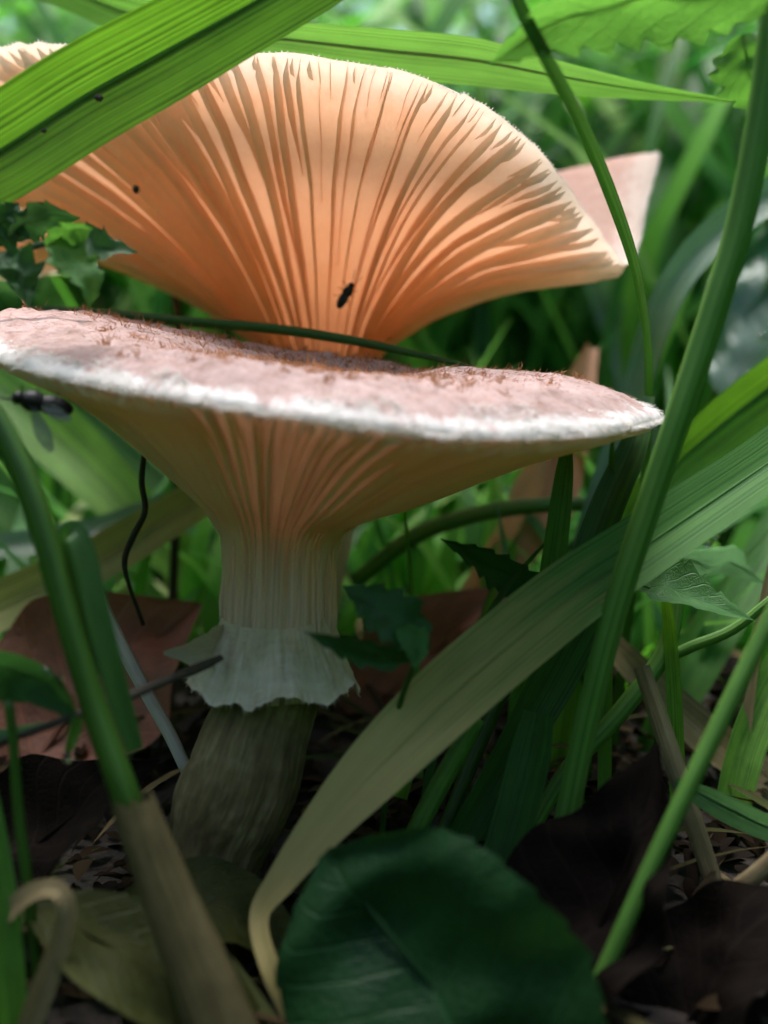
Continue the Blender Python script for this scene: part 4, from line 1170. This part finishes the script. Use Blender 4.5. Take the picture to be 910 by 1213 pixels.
stalk('thin_stalk', 'light green thin stem beside the lower end of the withering blade', [(565, 850, 12.2, 24), (535, 905, 12.1, 24), (500, 970, 12.0, 24), (470, 1040, 11.9, 24)], 'stem_green', n=20, ns=10)
stalk('thin_stalk', 'thin dark stem between the withering blade and the dark upright blade', [(640, 720, 13.2, 14), (600, 810, 13, 16), (560, 900, 12.8, 18), (525, 990, 12.6, 18), (505, 1060, 12.5, 18)], 'stem_dark', n=24, ns=9)
bs = stalk('branching_stalk', 'branching thin green stem right of the thick herb stem', [(800, 690, 13.8, 22), (796, 740, 13.7, 22), (780, 785, 13.6, 22), (725, 855, 13.4, 22), (670, 915, 13.2, 20), (620, 1000, 13, 18)], 'stem_green', n=30, ns=10)
stalk('', '', [(782, 783, 13.6, 14), (820, 766, 13.5, 14), (870, 745, 13.4, 13), (920, 705, 13.3, 11)], 'stem_green', n=16, ns=9, parent=bs, part='side_branch')
stalk('straw', 'yellow-brown straw leaning left behind the thin bottom right stem', [(760, 790, 12.8, 20), (790, 880, 12.5, 24), (820, 970, 12.3, 24), (850, 1060, 12.1, 22), (865, 1110, 12, 20)], 'straw', cat='straw', n=24, ns=9, flat=0.5)
stalk('straw', 'short dull straw branching near the lower right dead leaves', [(930, 1005, 11.4, 22), (890, 1040, 11.5, 22), (845, 1070, 11.6, 20), (820, 1100, 11.6, 16)], 'straw', cat='straw', n=20, ns=9, flat=0.5)
blade('grass_leaf', 'short shiny green blade at the lower right edge', [(800, 925, 12.3, 12), (840, 945, 12.2, 34), (890, 970, 12.1, 38), (960, 1000, 12, 30)], 'blade_silver', roll=-0.6, n=24)
blade('dry_grass_leaf', 'dull tan grass blade lying behind the branching stem at right', [(720, 760, 15.5, 30), (790, 830, 15.2, 44), (860, 890, 15, 50), (950, 950, 14.7, 40)], 'straw', roll=0.3, n=24, midrib=False)
blade('blurred_grass_leaf', 'pale blurred blade standing behind the right tip of the far cap', [(700, 320, 26, 30), (722, 370, 26, 36), (744, 430, 25.6, 40), (762, 520, 25, 40), (775, 640, 24.5, 36), (780, 740, 24, 30)], 'blade_silver', roll=0.2, n=30)
blade('blurred_grass_leaf', 'blurred green blade crossing behind the lower right stems', [(930, 610, 18, 40), (880, 700, 17.5, 46), (830, 790, 17, 46), (770, 890, 16.6, 40)], 'blade_mid', roll=-0.2, n=30)
blade('blurred_grass_leaf', 'blurred green blade at the right edge beside the diagonal stem', [(935, 760, 15, 30), (905, 830, 14.6, 44), (880, 900, 14.3, 44), (860, 990, 14, 40)], 'blade_bright', roll=0.2, n=30)
stalk('tendril', 'thin dark curling tendril hanging under the left side of the cap', [(172, 530, 14.2, 6), (168, 570, 14.2, 7), (172, 605, 14.2, 7), (158, 635, 14.2, 8), (148, 662, 14.2, 7), (152, 690, 14.3, 5), (170, 740, 14.6, 5)], 'twig', cat='tendril', n=36, ns=8, flat=1)
stalk('twig', 'short dark upright twig between the two caps at left', [(200, 300, 18.6, 9), (206, 340, 18.5, 9), (212, 390, 18.4, 10), (214, 500, 18.3, 10), (205, 700, 18.2, 11), (200, 900, 18.0, 12)], 'twig', cat='twig', n=20, ns=8, flat=1)

# tangle of thin blades right of the front stem
tr_ = random.Random(5)
used_labels = set()
for k in range(18):
    x0, y0, d0 = tr_.uniform(470, 900), tr_.uniform(900, 1010), tr_.uniform(13.0, 17.0)
    dx = tr_.uniform(-60, 190); hgt = tr_.uniform(170, 420); w_ = tr_.uniform(8, 20)
    mt_ = tr_.choice(['blade_mid', 'blade_mid', 'blade_silver', 'blade_bright', 'blade_dark', 'straw'])
    look = {'blade_mid': 'mid-green', 'blade_silver': 'silvery green', 'blade_bright': 'light green', 'blade_dark': 'dark green', 'straw': 'straw-coloured'}[mt_]
    spot = 'left of the thick herb stem' if x0 + dx * 0.5 < 640 else 'right of the thick herb stem' if x0 + dx * 0.5 > 760 else 'just behind the thick herb stem'
    lab_ = 'thin %s %s grass blade in the tangle %s' % ('tall' if hgt > 300 else 'short', look, spot)
    if lab_ in used_labels: continue
    used_labels.add(lab_)
    blade('thin_grass_leaf', lab_,
          [(x0, y0 + 40, d0, w_), (x0 + dx * 0.2, y0 - hgt * 0.35, d0 + 0.2, w_), (x0 + dx * 0.55, y0 - hgt * 0.72, d0 + 0.3, w_ * 0.8), (x0 + dx, y0 - hgt, d0 + 0.2, w_ * 0.15)],
          mt_, roll=tr_.uniform(-0.7, 0.7), n=16, nu=5, midrib=False, group='thin blades in the tangle', seed=k)

# ------------------------------------------------------------------ insects
def insect(name, label, o, ax, up, Lh, parts_dark, wings):
    ax = nrm(ax); sd = nrm(np.cross(up, ax)); up = np.cross(ax, sd)
    B = np.stack([ax, sd, up], 1)
    root = thing(name, o, label, 'insect')
    for nm, off, r in (('abdomen', -0.48, (0.55, 0.28, 0.29)), ('thorax', 0.1, (0.40, 0.29, 0.31)), ('head', 0.52, (0.17, 0.2, 0.19))):
        v, f = ball(o + B @ (np.array([off, 0, 0.25]) * Lh), np.array(r) * Lh, M=B)
        mk(nm, v, f, G['insect'], root)
    for s_ in (-1, 1):
        c = np.array([o + B @ (np.array(k) * Lh) for k in ((0.6, 0.06 * s_, 0.3), (0.9, 0.15 * s_, 0.35), (1.35, 0.3 * s_, 0.2))])
        v, f, uv = tube(catmull(c, 8), np.full(8, 0.018 * Lh), 5); mk('antenna', v, f, G['insect'], root)
        for k, (x0, x1) in enumerate(((0.25, 0.5), (0.1, 0.05), (-0.05, -0.5))):
            c = np.array([o + B @ (np.array(q_) * Lh) for q_ in ((x0, 0.1 * s_, 0.15), (x1 * .8, 0.38 * s_, 0.3), (x1, 0.55 * s_, -0.05))])
            v, f, uv = tube(catmull(c, 7), np.full(7, 0.02 * Lh), 5); mk('leg', v, f, G['insect'], root)
    return root, B


fo = P(46, 466, 11.15)
fly, B = insect('fly', 'small black fly hanging under the left edge of the pink cap', fo, P(22, 460, 11.1) - P(75, 472, 11.25), np.array([0, -0.3, -1.0]), 0.36, None, None)
for pts in ([(38, 474, 11.05, 2), (44, 496, 11.05, 13), (53, 518, 11.04, 19), (61, 535, 11.04, 7)], [(44, 474, 11.1, 2), (56, 482, 11.08, 13), (70, 491, 11.06, 15), (84, 497, 11.06, 5)]):
    c4 = catmull(to_world(pts), 14)
    v, f, uv = strip(c4[:, :3], np.clip(c4[:, 3], 0.01, None), 0.2, 0.05, 5)
    mk('wing', v, f, G['wing'], fly, uv=uv)
pt, nn = on_cap(capb, 420, 342)
ins, B = insect('gnat', 'tiny dark gnat sitting on the orange gills of the tall mushroom', pt + nn * 0.36, P(434, 322, 15) - P(412, 358, 15), nn, 0.24, None, None)
for s_ in (-1, 1):
    c = np.array([pt + nn * 0.36 + B @ (np.array(k) * 0.24) for k in ((0.1, 0.05 * s_, 0.42), (-0.4, 0.09 * s_, 0.46), (-0.95, 0.09 * s_, 0.40))])
    cc_ = catmull(c, 8)
    v, f, uv = strip(cc_, 0.055 * np.array([.3, .7, .9, 1, 1, .9, .7, .3]), 0.4, 0.05, 5)
    mk('wing', v, f, G['insect'], ins, uv=uv)
pt, nn = on_cap(capb, 165, 215)
v, f = ball(pt + nn * 0.33, (0.05, 0.04, 0.06), 10, 7)
tag(mk('debris_speck', v * 1.0, f, G['twig'], base=pt), 'tiny brown speck stuck on the orange gills at left', 'speck')

for px, py, r, lab in ((117, 116, 0.035, 'dark crumb of soil on the middle of the broad bright blade'), (52, 155, 0.022, 'smaller dark crumb low on the broad bright blade')):
    v, f = ball(P(px, py, 11.86), (r * 1.5, r, r * 0.9), 9, 6)
    v = v + rng.normal(0, r * 0.18, v.shape)
    tag(mk('soil_crumb', v, f, G['twig'], base=P(px, py, 11.9)), lab, 'crumb')
